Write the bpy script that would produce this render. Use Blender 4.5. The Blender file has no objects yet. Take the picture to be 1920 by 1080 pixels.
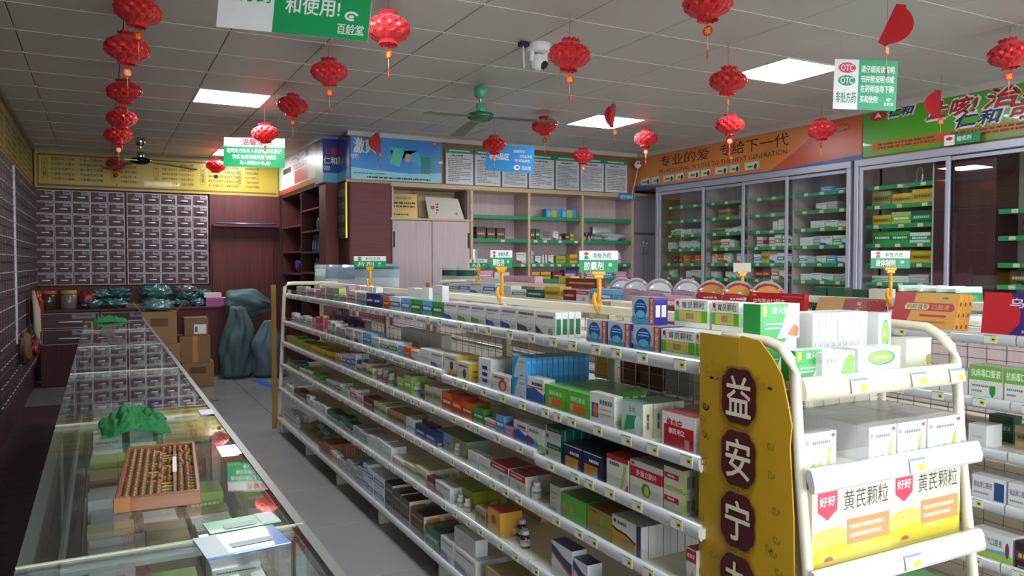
import bpy, bmesh, math, random
from mathutils import Vector, Matrix, noise
random.seed(7)
scene = bpy.context.scene
COL = scene.collection
PI = math.pi

# ---------------------------------------------------------------- camera, world, exposure
FOC, YAW, PIT, CAMZ = 1454.838, math.radians(27.9), math.radians(1.83), 1.5
cam = bpy.data.cameras.new('camera'); cam.sensor_width = 36; cam.lens = 36*FOC/1920; cam.clip_start = .05
co = bpy.data.objects.new('camera', cam); COL.objects.link(co)
co.location = (0, 0, CAMZ); co.rotation_euler = (PI/2-PIT, 0, -YAW)
scene.camera = co
w = bpy.data.worlds.new('overcast_daylight'); scene.world = w; w.use_nodes = True
bg = w.node_tree.nodes['Background']; bg.inputs[0].default_value = (.86, .93, 1, 1); bg.inputs[1].default_value = 7.5
vs = scene.view_settings
vs.view_transform = 'Standard'; vs.look = 'None'; vs.gamma = 1; vs.use_curve_mapping = False; vs.exposure = 0.0
PANEL_LIGHT = 37.0

# ---------------------------------------------------------------- materials
def lin(c):
    return tuple((v/12.92 if v <= .04045 else ((v+.055)/1.055)**2.4) for v in c)
def hexc(h):
    return lin(tuple(int(h[i:i+2], 16)/255 for i in (0, 2, 4)))
MC = {}
def M(h, rough=.5, metal=0, noise_amt=.06, scale=18, stretch=None, name=None, coat=0, trans=0):
    """principled material with a fine procedural mottling of its colour"""
    k = (h, rough, metal, noise_amt, scale, stretch, coat, trans)
    if k in MC: return MC[k]
    m = bpy.data.materials.new(name or 'paint_'+h); m.use_nodes = True
    nt = m.node_tree; b = nt.nodes['Principled BSDF']; c = hexc(h)
    b.inputs['Roughness'].default_value = rough; b.inputs['Metallic'].default_value = metal
    b.inputs['Coat Weight'].default_value = coat
    if trans: b.inputs['Transmission Weight'].default_value = trans
    if noise_amt:
        tc = nt.nodes.new('ShaderNodeTexCoord'); mp = nt.nodes.new('ShaderNodeMapping')
        if stretch: mp.inputs['Scale'].default_value = stretch
        n = nt.nodes.new('ShaderNodeTexNoise'); n.inputs['Scale'].default_value = scale; n.inputs['Detail'].default_value = 3
        mx = nt.nodes.new('ShaderNodeMix'); mx.data_type = 'RGBA'
        mx.inputs[6].default_value = (*[v*(1-noise_amt) for v in c], 1); mx.inputs[7].default_value = (*[min(1, v*(1+noise_amt)) for v in c], 1)
        nt.links.new(tc.outputs['Object'], mp.inputs[0]); nt.links.new(mp.outputs[0], n.inputs['Vector'])
        nt.links.new(n.outputs['Fac'], mx.inputs[0]); nt.links.new(mx.outputs[2], b.inputs['Base Color'])
    else: b.inputs['Base Color'].default_value = (*c, 1)
    MC[k] = m; return m
def wood(h, h2, rough=.4, scale=6, axis=2, coat=.1):
    k = ('wood', h, h2, rough, scale, axis)
    if k in MC: return MC[k]
    m = bpy.data.materials.new('wood_'+h); m.use_nodes = True; nt = m.node_tree; b = nt.nodes['Principled BSDF']
    b.inputs['Roughness'].default_value = rough; b.inputs['Coat Weight'].default_value = coat
    tc = nt.nodes.new('ShaderNodeTexCoord'); mp = nt.nodes.new('ShaderNodeMapping')
    s = [14, 14, 14]; s[axis] = .8; mp.inputs['Scale'].default_value = s
    n = nt.nodes.new('ShaderNodeTexNoise'); n.inputs['Scale'].default_value = scale*.5; n.inputs['Detail'].default_value = 5; n.inputs['Distortion'].default_value = .6
    r = nt.nodes.new('ShaderNodeValToRGB'); r.color_ramp.elements[0].position = .3; r.color_ramp.elements[1].position = .72
    r.color_ramp.elements[0].color = (*hexc(h), 1); r.color_ramp.elements[1].color = (*hexc(h2), 1)
    nt.links.new(tc.outputs['Object'], mp.inputs[0]); nt.links.new(mp.outputs[0], n.inputs['Vector'])
    nt.links.new(n.outputs['Fac'], r.inputs[0]); nt.links.new(r.outputs[0], b.inputs['Base Color'])
    MC[k] = m; return m
def glass(name, tint=(.93, .97, .95), rough=.0, ior=1.45, gl=(1, 1, 1)):
    if name in MC: return MC[name]
    m = bpy.data.materials.new(name); m.use_nodes = True; nt = m.node_tree
    for n in list(nt.nodes): nt.nodes.remove(n)
    o = nt.nodes.new('ShaderNodeOutputMaterial'); mx = nt.nodes.new('ShaderNodeMixShader')
    f = nt.nodes.new('ShaderNodeFresnel'); ge = nt.nodes.new('ShaderNodeNewGeometry'); mr = nt.nodes.new('ShaderNodeMapRange')
    mr.inputs[3].default_value = ior; mr.inputs[4].default_value = 1/ior; nt.links.new(ge.outputs['Backfacing'], mr.inputs[0]); nt.links.new(mr.outputs[0], f.inputs[0])   # the back face of a thin pane reflects like its front
    t = nt.nodes.new('ShaderNodeBsdfTransparent'); t.inputs[0].default_value = (*tint, 1)
    g = nt.nodes.new('ShaderNodeBsdfGlossy'); g.inputs['Roughness'].default_value = rough; g.inputs[0].default_value = (*gl, 1)
    nt.links.new(f.outputs[0], mx.inputs[0]); nt.links.new(t.outputs[0], mx.inputs[1]); nt.links.new(g.outputs[0], mx.inputs[2]); nt.links.new(mx.outputs[0], o.inputs[0])
    MC[name] = m; return m
def emit(name, c, s):
    if name in MC: return MC[name]
    m = bpy.data.materials.new(name); m.use_nodes = True; nt = m.node_tree; b = nt.nodes['Principled BSDF']
    b.inputs['Base Color'].default_value = (*c, 1); b.inputs['Emission Color'].default_value = (*c, 1); b.inputs['Emission Strength'].default_value = s
    MC[name] = m; return m
def tissue(h, name):
    if name in MC: return MC[name]
    m = bpy.data.materials.new(name); m.use_nodes = True; nt = m.node_tree; b = nt.nodes['Principled BSDF']
    b.inputs['Base Color'].default_value = (*hexc(h), 1); b.inputs['Roughness'].default_value = .38; b.inputs['Sheen Weight'].default_value = .3
    tr = nt.nodes.new('ShaderNodeBsdfTranslucent'); tr.inputs[0].default_value = (*hexc(h), 1)
    mx = nt.nodes.new('ShaderNodeMixShader'); mx.inputs[0].default_value = .3; o = nt.nodes['Material Output']
    nt.links.new(b.outputs[0], mx.inputs[1]); nt.links.new(tr.outputs[0], mx.inputs[2]); nt.links.new(mx.outputs[0], o.inputs[0])
    MC[name] = m; return m

# ---------------------------------------------------------------- text as triangles
TC = {}
_fc = bpy.data.curves.new('type_setter', 'FONT'); _fo = bpy.data.objects.new('type_setter', _fc); COL.objects.link(_fo)
def glyphs(body, bold=.0, res=2, shear=0):
    """2-D triangles of a text, scaled into the unit box"""
    k = (body, bold, res, shear)
    if k in TC: return TC[k]
    _fc.body = body; _fc.offset = bold; _fc.resolution_u = res; _fc.shear = shear; _fc.align_x = 'CENTER'; _fc.space_line = .95
    dg = bpy.context.evaluated_depsgraph_get(); dg.update()
    ob = _fo.evaluated_get(dg); me = ob.to_mesh(); me.calc_loop_triangles()
    vs_ = [(v.co.x, v.co.y) for v in me.vertices]; tr = [tuple(t.vertices) for t in me.loop_triangles]; nz = [t.normal.z for t in me.loop_triangles]
    tr = [t if z > 0 else t[::-1] for t, z in zip(tr, nz)]
    ob.to_mesh_clear()
    if not vs_: TC[k] = ([], [], 1); return TC[k]
    x0 = min(v[0] for v in vs_); x1 = max(v[0] for v in vs_); y0 = min(v[1] for v in vs_); y1 = max(v[1] for v in vs_)
    sx, sy = max(x1-x0, 1e-4), max(y1-y0, 1e-4)
    TC[k] = ([((x-x0)/sx, (y-y0)/sy) for x, y in vs_], tr, sx/sy); return TC[k]

# ---------------------------------------------------------------- mesh builder
class MB:
    def __init__(s): s.v = []; s.f = []; s.m = []; s.mats = []; s.sm = []
    def mi(s, m):
        if m not in s.mats: s.mats.append(m)
        return s.mats.index(m)
    def add(s, vs_, fs, m, smooth=False):
        o = len(s.v); s.v += [tuple(v) for v in vs_]; i = s.mi(m)
        for f in fs: s.f.append(tuple(k+o for k in f)); s.m.append(i); s.sm.append(smooth)
        return s
    def box(s, x0, x1, y0, y1, z0, z1, m):
        v = [(x, y, z) for z in (z0, z1) for y in (y0, y1) for x in (x0, x1)]
        return s.add(v, [(0, 2, 3, 1), (4, 5, 7, 6), (0, 1, 5, 4), (2, 6, 7, 3), (0, 4, 6, 2), (1, 3, 7, 5)], m)
    def bbox(s, x0, x1, y0, y1, z0, z1, m, b=.004):
        """box with chamfered edges"""
        bm = bmesh.new(); bmesh.ops.create_cube(bm, size=1)
        for v in bm.verts: v.co = Vector(((x0+x1)/2+v.co.x*(x1-x0), (y0+y1)/2+v.co.y*(y1-y0), (z0+z1)/2+v.co.z*(z1-z0)))
        bmesh.ops.bevel(bm, geom=bm.edges[:], offset=b, segments=1, affect='EDGES')
        bm.verts.index_update()
        s.add([v.co[:] for v in bm.verts], [tuple(v.index for v in f.verts) for f in bm.faces], m); bm.free(); return s
    def tube(s, pts, r, m, n=8, cap=True, r2=None):
        pts = [Vector(p) for p in pts]; N = len(pts); o = len(s.v); i = s.mi(m); up = Vector((0, 0, 1))
        for k, p in enumerate(pts):
            d = (pts[min(k+1, N-1)]-pts[max(k-1, 0)]).normalized()
            a = d.cross(up if abs(d.z) < .95 else Vector((1, 0, 0))).normalized(); b = d.cross(a)
            rr = r if r2 is None else r+(r2-r)*k/(N-1)
            if isinstance(r, (list, tuple)): rr = r[k]
            for j in range(n):
                t = 2*PI*j/n; s.v.append(tuple(p+a*(rr*math.cos(t))+b*(rr*math.sin(t))))
        for k in range(N-1):
            for j in range(n):
                s.f.append((o+k*n+j, o+(k+1)*n+j, o+(k+1)*n+(j+1) % n, o+k*n+(j+1) % n)); s.m.append(i); s.sm.append(n > 4)
        if cap:
            s.f.append(tuple(o+j for j in range(n))); s.m.append(i); s.sm.append(False)
            s.f.append(tuple(o+(N-1)*n+j for j in reversed(range(n)))); s.m.append(i); s.sm.append(False)
        return s
    def lathe(s, prof, m, n=20, c=(0, 0, 0), smooth=True):
        o = len(s.v); i = s.mi(m); K = len(prof)
        for r, z in prof:
            for j in range(n): t = 2*PI*j/n; s.v.append((c[0]+r*math.cos(t), c[1]+r*math.sin(t), c[2]+z))
        for k in range(K-1):
            for j in range(n): s.f.append((o+k*n+j, o+k*n+(j+1) % n, o+(k+1)*n+(j+1) % n, o+(k+1)*n+j)); s.m.append(i); s.sm.append(smooth)
        s.f.append(tuple(o+j for j in reversed(range(n)))); s.m.append(i); s.sm.append(False)
        s.f.append(tuple(o+(K-1)*n+j for j in range(n))); s.m.append(i); s.sm.append(False)
        return s
    def prism(s, poly, axis, a, b, m, smooth=False):
        """poly of 2-D points extruded along an axis (0,1,2) from a to b"""
        def P(p, t):
            q = [0, 0, 0]; q[axis] = t; o = [k for k in range(3) if k != axis]; q[o[0]], q[o[1]] = p; return tuple(q)
        n = len(poly); v = [P(p, a) for p in poly]+[P(p, b) for p in poly]
        f = [(k, (k+1) % n, n+(k+1) % n, n+k) for k in range(n)]
        s.add(v, f, m, smooth); s.add(v, [tuple(reversed(range(n))), tuple(range(n, 2*n))], m); return s
    def quad(s, a, b, c, d, m): return s.add([a, b, c, d], [(0, 1, 2, 3)], m)
    # flat print on a plane: origin O, unit axes U (right) and V (up), N = outward
    def patch(s, O, U, V, N, u0, v0, u1, v1, m, lift=.0006):
        O, U, V, N = map(Vector, (O, U, V, N)); B = O+N*lift
        return s.quad(B+U*u0+V*v0, B+U*u1+V*v0, B+U*u1+V*v1, B+U*u0+V*v1, m)
    def oval(s, O, U, V, N, u, v, ru, rv, m, lift=.0008, n=18):
        O, U, V, N = map(Vector, (O, U, V, N)); B = O+N*lift
        return s.add([B+U*(u+ru*math.cos(2*PI*k/n))+V*(v+rv*math.sin(2*PI*k/n)) for k in range(n)], [tuple(range(n))], m)
    def poly(s, O, U, V, N, pts, m, lift=.0008):
        O, U, V, N = map(Vector, (O, U, V, N)); B = O+N*lift
        return s.add([B+U*p[0]+V*p[1] for p in pts], [tuple(range(len(pts)))], m)
    def text(s, O, U, V, N, body, u0, v0, u1, v1, m, lift=.001, bold=.0, keep=False, shear=0):
        vs_, tr, asp = glyphs(body, 0, 2, shear)
        if not vs_: return s
        if bold:                              # heavier stroke: the same letters set again a hair to each side
            nl = max(1, body.count('\n')+1); b = bold*.9*(v1-v0)/nl
            for du, dv in ((b, 0), (-b, 0), (0, b), (0, -b)): s.text(O, U, V, N, body, u0+du, v0+dv, u1+du, v1+dv, m, lift+.00005*(du > 0)+.00002*(dv > 0), 0, keep, shear)
        if keep:                              # keep the letters' own proportion inside the box
            W, H = u1-u0, v1-v0
            if W/H > asp: d = (W-H*asp)/2; u0 += d; u1 -= d
            else: d = (H-W/asp)/2; v0 += d; v1 -= d
        O, U, V, N = map(Vector, (O, U, V, N)); B = O+N*lift
        return s.add([B+U*(u0+x*(u1-u0))+V*(v0+y*(v1-v0)) for x, y in vs_], tr, m)
    def mesh(s, name):
        me = bpy.data.meshes.new(name); me.from_pydata(s.v, [], s.f)
        for m in s.mats: me.materials.append(m)
        me.polygons.foreach_set('material_index', s.m); me.polygons.foreach_set('use_smooth', s.sm); me.update(); return me
    def build(s, name, parent=None, loc=(0, 0, 0), rz=0): return obj(name, s.mesh(name), parent, loc, rz)
def obj(name, me, parent=None, loc=(0, 0, 0), rz=0):
    o = bpy.data.objects.new(name, me); COL.objects.link(o)
    if parent: o.parent = parent
    o.location = loc; o.rotation_euler = (0, 0, rz); return o
def tag(o, label, cat, group=None):
    o['label'] = label; o['category'] = cat
    if group: o['group'] = group
    return o
def thing(name, label, cat, loc=(0, 0, 0), rz=0, group=None): return tag(obj(name, None, None, loc, rz), label, cat, group)
def struct(o): o['kind'] = 'structure'; return o
ORD = 'zeroth first second third fourth fifth sixth seventh eighth ninth tenth eleventh twelfth thirteenth fourteenth fifteenth sixteenth seventeenth eighteenth nineteenth twentieth'.split()
TENS = {2: 'twenty', 3: 'thirty', 4: 'forty', 5: 'fifty', 6: 'sixty', 7: 'seventy', 8: 'eighty'}
def nth(n):
    if n <= 20: return ORD[n]
    return {30: 'thirtieth', 40: 'fortieth', 50: 'fiftieth', 60: 'sixtieth', 70: 'seventieth', 80: 'eightieth'}[n] if n % 10 == 0 else TENS[n//10]+'-'+ORD[n % 10]
def y_at(px, X, z):
    """depth of the point of the plane x=X at height z that lies under a column of the photograph"""
    a = (px-960)/FOC; cy, sy, cp, sp = math.cos(YAW), math.sin(YAW), math.cos(PIT), math.sin(PIT)
    return (X*cy-a*X*sy*cp+a*(z-CAMZ)*sp)/(sy+a*cy*cp)
def x_at(px, Y, z):
    a = (px-960)/FOC; cy, sy, cp, sp = math.cos(YAW), math.sin(YAW), math.cos(PIT), math.sin(PIT)
    return (Y*sy+a*Y*cy*cp-a*(z-CAMZ)*sp)/(cy-a*sy*cp)
XA, YA, ZA = Vector((1, 0, 0)), Vector((0, 1, 0)), Vector((0, 0, 1))

WHITE = M('e9e9e6', .45); CREAM = M('d9d2bd', .4, coat=.2); ALU = M('a9abb8', .38, .35, .03); DARK = M('1b1718', .6); GREY = M('8b8b88', .5)
GREEN = M('0f9a58', .45); SHELFG = M('1c8a55', .4); LAV = wood('b9a5a6', 'c8b5b2', .45, 5); REDB = wood('4a1d1f', '5c2627', .6, 5, 2, 0); REDB2 = wood('532124', '662b2c', .6, 6, 0, 0)
GLASS = glass('clear_glass'); CLEAR = glass('clear_plastic', (.95, .97, .96), .08, 1.35); CHROME = M('c9c9cc', .18, 1, 0)
# ================================================================ the room
CZ = 2.95; XL, XR, YF, YB = -.75, 6.78, -2.0, 11.5
fl = struct(MB().box(XL-.2, XR+.2, YF-.1, YB+.2, -.12, -.012, M('5f5d5a', .8)).build('floor'))
tile = MB().bbox(.0025, .7975, .0025, .7975, -.012, 0, M('8e8d8b', .2, 0, .1, 3, coat=.25), .003).mesh('floor_tile')
for i in range(0, 9):
    for j in range(17): obj('floor_tile', tile, fl, (-.12+i*.8-.0, YF+j*.8-.05, 0))
plank = MB().bbox(0, .62, .002, .198, -.012, 0, wood('3c2a27', '4d3833', .45, 4, 0), .002).mesh('floor_plank')
for j in range(44): obj('floor_plank', plank, fl, (-.745, 2.7+j*.2-2, 0))
tp = MB(); tp.box(0, .11, 0, 1.0, .0005, .001, M('2a55c8', .5)); t_ = tp.build('floor_tape', None, (1.8, 9.35, 0)); t_.rotation_euler.z = .13
tag(t_, 'strip of blue tape stuck to the floor by the green sacks', 'floor tape')
cl = struct(MB().box(XL-.2, XR+.2, YF-.1, YB+.2, CZ+.015, CZ+.1, M('4a4846', .9)).build('ceiling'))
GX, GY, GP = .735-3*.5935, 2.775-8*.594, .5938
pan = MB().bbox(.003, GP-.003, .002, GP-.002, 0, .014, M('c6c2bc', .5, 0, .03, 2), .003).mesh('ceiling_panel')
strip = MB().box(0, GP, -.003, .003, -.0015, .01, M('e8e4dc', .4)).mesh('ceiling_bar')  # pale strip colours in the light caught by panel edges along lateral seams
LIGHTS = {(3, 15), (9, 14), (9, 10), (4, 21), (3, 9), (9, 6), (3, 4)}
for i in range(0, 14):
    for j in range(0, 24):
        x, y = GX+i*GP, GY+j*GP
        if x > XR or y > YB or y < YF-.5: continue
        if (i, j) not in LIGHTS: obj('ceiling_panel', pan, cl, (x, y, CZ))
        obj('ceiling_bar', strip, cl, (x, y, CZ))
LABL = {(3, 15): 'lit square ceiling panel light over the far end of glass counter', (9, 14): 'lit square ceiling panel light above the back wall shelves', (9, 10): 'lit square ceiling panel light left of the white and green hanging sign', (4, 21): 'lit ceiling panel light hidden behind the red headed hanging sign', (3, 9): 'lit ceiling panel light above the big top left sign', (9, 6): 'lit ceiling panel light above the right gondola near end', (3, 4): 'lit ceiling panel light over the near end of counter'}
for (i, j) in sorted(LIGHTS):
    t = thing('ceiling_light', LABL[(i, j)], 'ceiling light', (GX+i*GP, GY+j*GP, CZ), group='square ceiling panel lights')
    m = MB(); e = .015
    for a in ((0, GP, 0, e), (0, GP, GP-e, GP), (0, e, e, GP-e), (GP-e, GP, e, GP-e)): m.box(a[0], a[1], a[2], a[3], -.006, .014, M('d8d8d8', .4))
    m.build('frame', t); MB().box(e, GP-e, e, GP-e, -.002, .012, emit('light_diffuser', (.93, .96, 1), PANEL_LIGHT)).build('diffuser', t)
wl = lambda *a: MB().box(*a)
struct(wl(XL-.2, XL-.002, YF-.1, YB+.2, 0, CZ+.02, M('6a6252', .8)).build('wall_left'))
struct(wl(XL, 6.9, YB, YB+.2, 0, CZ+.02, M('8a6a50', .8)).build('wall_back'))
struct(wl(XR, XR+.2, YF-.1, 9, 0, CZ+.02, M('a98468', .8)).build('wall_right'))
struct(wl(2.72, XR, 8.87, 9.07, 0, CZ+.02, M('a5704c', .8)).build('wall_rear_shop'))
# storefront: piers, lintel, wide opening to the daylight, pavement outside
fw = MB(); fw.box(XL, -.4, YF-.1, YF, 0, CZ+.02, M('b5b0a8', .8)); fw.box(6.4, XR, YF-.1, YF, 0, CZ+.02, M('b5b0a8', .8)); fw.box(-.4, 6.4, YF-.1, YF, 2.7, CZ+.02, M('b5b0a8', .8))
struct(fw.build('wall_front'))
struct(MB().box(-8, 14, -14, YF-.1, -.14, -.02, M('9a9a96', .8)).build('pavement'))
# cornice strips along ceiling
co_ = MB(); tr = M('c9c2ba', .45)
co_.box(6.31, 6.36, 2, 8.45, CZ-.055, CZ, tr); co_.box(2.40, 6.33, 8.36, 8.42, CZ-.05, CZ, tr); co_.box(XL+.0, 2.25, 11.40, 11.44, CZ-.04, CZ, M('8a7a72', .5)); co_.box(XL, XL+.04, 2, 11.4, CZ-.05, CZ, M('7a7268', .5))
struct(co_.build('trim_1'))
# soffits (wood boxes) above the cabinets
so = MB(); br = wood('94603f', 'a36d49', .5, 4, 1)
so.box(6.345, XR, 2, 8.87, 2.47, CZ, br); so.box(2.44, 6.345, 8.455, 8.87, 2.43, CZ, br)
struct(so.build('trim_2'))

# ---------------------------------------------------------------- banners and boards
def board(name, label, cat, O, U, W, H, N, base, th=.006, group=None):
    """a flat board as a thing: returns (root, print-builder, axes) in world coordinates"""
    t = thing(name, label, cat, O, 0, group); U = Vector(U).normalized(); N = Vector(N); m = MB()
    a = Vector((0, 0, 0)); b = U*W; d = -N*th; V = ZA*H
    v = [a, b, b+V, a+V, a+d, b+d, b+d+V, a+d+V]
    m.add(v, [(0, 1, 2, 3), (5, 4, 7, 6), (4, 0, 3, 7), (1, 5, 6, 2), (3, 2, 6, 7), (4, 5, 1, 0)], base); m.build('panel', t)
    return t, MB(), ((0, 0, 0), U, ZA, N)
def dashes(p, ax, u0, v0, u1, v1, rows, m, ch=.02, fill=.62, seed=1):
    """rows of small print too fine to read"""
    r = random.Random(seed); dv = (v1-v0)/rows
    for k in range(rows):
        u = u0; end = u0+(u1-u0)*(1 if r.random() < .7 else r.uniform(.4, .9))
        while u < end-ch*.5:
            w_ = min(ch*r.choice((.8, .8, 1.7, 2.6)), end-u); p.patch(*ax, u, v1-(k+.8)*dv, u+w_*.9, v1-(k+.8-fill*.8)*dv, m, .0008); u += w_+ch*.25
INK = M('2c2a26', .6); INKB = M('15161c', .5)
NYL = dict(rough=.3, coat=.3)
# yellow verse banner on the back wall
t, p, ax = board('verse_banner', 'yellow banner of herb verses above drawer chest on back wall', 'banner', (-.72, 11.40, 2.45), (1, 0, 0), 2.98, .46, (0, -1, 0), M('a8942f', .3, 0, .08, 4, coat=.3))
p.patch(*ax, .03, .025, 2.95, .05, M('6b4a2c', .5)); p.patch(*ax, .03, .41, 2.95, .43, M('6b4a2c', .5)); p.patch(*ax, .03, .05, .045, .41, M('6b4a2c', .5))
A9 = ['硫黄原是火中精', '水银莫与砒霜见', '巴豆性烈最为上', '丁香莫与郁金见', '川乌草乌不顺犀']; B9 = ['朴硝一见便相争', '狼毒最怕密陀僧', '偏与牵牛不顺情', '牙硝难合京三棱', '人参最怕五灵脂']
C9 = ['本草明言十八反', '半蒌贝蔹芨攻乌', '藻戟遂芫俱战草', '诸参辛芍叛藜芦', '逐一从头说与君']
for bk, (u, ti, la, lb) in enumerate([(.08, '十\n九\n畏', A9, B9), (.86, '续\n九\n畏', B9, C9), (1.36, '十\n八\n反', C9, A9), (1.94, '六\n陈\n歌', C9, B9), (2.42, '妊\n娠\n禁', A9, C9)]):
    p.text(*ax, ti, u+.01, .15, u+.05, .34, INK, bold=.01)
    for a in ((u, .12, u+.004, .37), (u+.056, .12, u+.06, .37), (u, .12, u+.06, .124), (u, .366, u+.06, .37)): p.patch(*ax, *a, M('5a4020', .5))
    for r in range(5):
        v = .355-r*.063
        p.text(*ax, la[r], u+.1, v, u+.1+(.26 if bk == 0 else .19), v+.033, INK, bold=.01)
        if bk in (0,): p.text(*ax, lb[r], u+.42, v, u+.68, v+.033, INK, bold=.01)
        elif bk in (2, 3): p.text(*ax, lb[r], u+.31, v, u+.49, v+.033, INK, bold=.01)
p.patch(*ax, 1.24, .075, 1.58, .135, M('d3cc9a', .5), .0015); p.build('lettering', t)
t, p, ax = board('verse_banner', 'yellow banner running above drawers along the left wall', 'banner', (-.735, 11.38, 2.45), (0, -1, 0), 9.2, .45, (1, 0, 0), M('a8942f', .3, 0, .08, 4, coat=.3))
ax = ((0, 0, 0), Vector((0, -1, 0)), ZA, (1, 0, 0))
p.patch(*ax, .03, .025, 9.1, .05, M('6b4a2c', .5))
for k in range(8):
    for r in range(5): p.text(*ax, (A9+B9+C9)[(k*3+r) % 15], .3+k*.6, .33-r*.063, .75+k*.6, .363-r*.063, INK, bold=.01)
p.build('lettering', t)
# pale pink advertisement on the alcove wall (x = 2.27, facing the counter)
t, p, ax = board('pink_advertisement', 'pale pink and white advertisement with red boxes above alcove shelves', 'banner', (2.26, 11.36, 2.46), (0, -1, 0), 2.1, .48, (-1, 0, 0), M('cdbfc0', .35, coat=.3))
ax = ((0, 0, 0), Vector((0, -1, 0)), ZA, (-1, 0, 0))
p.patch(*ax, 0, 0, 2.1, .06, M('a01f33', .4)); p.patch(*ax, 0, .06, .5, .48, M('aebfae', .4)); p.patch(*ax, 1.0, .08, 1.75, .24, M('b32234', .4)); p.patch(*ax, .95, .26, 1.7, .32, M('6b2a38', .4), .001)
p.text(*ax, '一心一意', .9, .36, 1.8, .45, INK, bold=.01); p.text(*ax, '健康常在', .96, .265, 1.68, .315, M('dddddd', .5), .0016); p.patch(*ax, .3, .26, .8, .33, INK, .001); p.build('lettering', t)
# blue corner banner (three faces)
BL = M('1f5fb4', .3, 0, .1, 3, coat=.3); BLT = M('58a8c8', .35)
t = thing('blue_corner_banner', 'dark blue advertisement wrapped round the wooden corner pillar', 'banner', (2.26, 9.26, 2.43))
m = MB(); m.box(0, .02, -.35, 0, 0, .5, M('5a78b8', .35)); m.box(0, .19, -.36, -.35, 0, .5, M('1c3f8e', .3, coat=.3)); m.box(.17, .19, -.845, -.36, 0, .5, M('1d3a8a', .3, coat=.3)); m.build('panel', t)
p = MB(); a1 = ((0, -.36, 0), XA, ZA, (0, -1, 0)); a2 = ((.17, -.36, 0), Vector((0, -1, 0)), ZA, (-1, 0, 0))
for a_, W in ((a1, .17), (a2, .48)): p.patch(*a_, 0, 0, W, .11, BLT)
p.text(*a1, '上靠', .01, .32, .165, .4, M('b8303a', .4), bold=.03); p.text(*a1, '仁和', .01, .21, .165, .29, WHITE, bold=.02); p.text(*a2, '谱', .01, .32, .12, .4, M('b8303a', .4), bold=.03); p.text(*a2, '药', .01, .21, .12, .29, WHITE, bold=.02)
p.text(*a1, 'one', .01, .14, .08, .19, WHITE); p.build('lettering', t)
# big light-blue banner
t, p, ax = board('blue_advertisement', 'large light blue spray advertisement above wooden pillar', 'banner', (2.45, 8.415, 2.43), (1, 0, 0), 1.075, .5, (0, -1, 0), M('2a86cf', .3, 0, .12, 2, coat=.3))
p.poly(*ax, [(0, 0), (1.075, 0), (1.075, .12), (.7, .09), (.3, .11), (0, .13)], M('8cc6d6', .35), .0005); p.poly(*ax, [(.5, .2), (.44, .34), (.86, .16), (.78, .36), (.44, .38)], M('3fa9cf', .35), .0005)
p.poly(*ax, [(.44, .2), (.56, .16), (.62, .34), (.5, .38)], M('57bfa2', .35), .001); p.patch(*ax, .82, .1, .93, .29, M('0f7f70', .4), .001); p.patch(*ax, .94, .12, .99, .28, M('3d9b8a', .4), .001); p.oval(*ax, .66, .27, .035, .05, M('d99a86', .5), .001)
p.text(*ax, '激爽', .03, .29, .28, .46, WHITE, .0012, .03); p.text(*ax, '喷剂', .0, .22, .08, .28, WHITE, .0012); p.oval(*ax, .99, .45, .035, .016, M('c22c2c', .4), .001); p.text(*ax, 'OTC', .972, .44, 1.008, .46, WHITE, .0016)
dashes(p, ax, .02, .06, .4, .085, 1, M('2d6a90', .5), .015); dashes(p, ax, .18, .015, .95, .05, 1, INKB, .02); p.build('lettering', t)
# row of eight white notices
xs = [3.57, 3.947, 4.312, 4.684, 5.069, 5.444, 5.825, 6.2]
for k in range(7):
    W = xs[k+1]-xs[k]-.012
    t, p, ax = board('wall_notice', f'white regulation notice with green header, {nth(k+1)} from the left of the row', 'notice', (xs[k]+.006, 8.43, 2.432), (1, 0, 0), W, .42, (0, -1, 0), M('c9ccd0', .35), .01, 'row of regulation notices')
    p.patch(*ax, 0, .365, W, .42, M('0f8f6a', .4)); p.patch(*ax, 0, 0, .012, .365, M('28557f', .4)); p.patch(*ax, .05, .385, W-.05, .402, M('bfe0d0', .5), .001)
    dashes(p, ax, .09, .325, W-.09, .35, 1, INKB, .018, seed=k); dashes(p, ax, .04, .03, W-.03, .31, 13+k % 3*2, M('55575c', .6), .011, .5, k+3); p.build('lettering', t)
# orange banner, right wall
OR = M('d8813f', .28, 0, .12, 1.5, coat=.35)
XW = 6.335
def rax(): return ((0, 0, 0), Vector((0, -1, 0)), ZA, (-1, 0, 0))
t, p, _ = board('orange_banner', 'orange banner with black slogan above the sliding glass cabinets', 'banner', (XW, 8.44, 2.475), (0, -1, 0), 3.5, .42, (-1, 0, 0), OR); ax = rax()
p.poly(*ax, [(2.35, 0), (3.5, 0), (3.5, .42), (3.1, .42), (2.75, .2)], M('c9542f', .3), .0004); p.poly(*ax, [(0, 0), (3.5, 0), (3.5, .05), (2.6, .012), (.6, .02), (0, .06)], M('2d5fb5', .35), .0005)
p.text(*ax, '专业的爱', .52, .25, 1.42, .385, INKB, bold=.0); p.text(*ax, '专给下一代', 1.6, .25, 2.62, .39, INKB)
p.text(*ax, 'PROFESSIONAL IN LOVE TO THE NEXT GENERATION', .5, .165, 2.6, .215, INK)
p.oval(*ax, 3.25, .33, .12, .034, M('8c2b22', .4), .001); p.oval(*ax, 3.25, .33, .105, .026, M('d07a55', .4), .0012); p.text(*ax, 'OTC', 3.17, .312, 3.33, .348, M('8c2b22', .4), .0016, .02)
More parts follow.
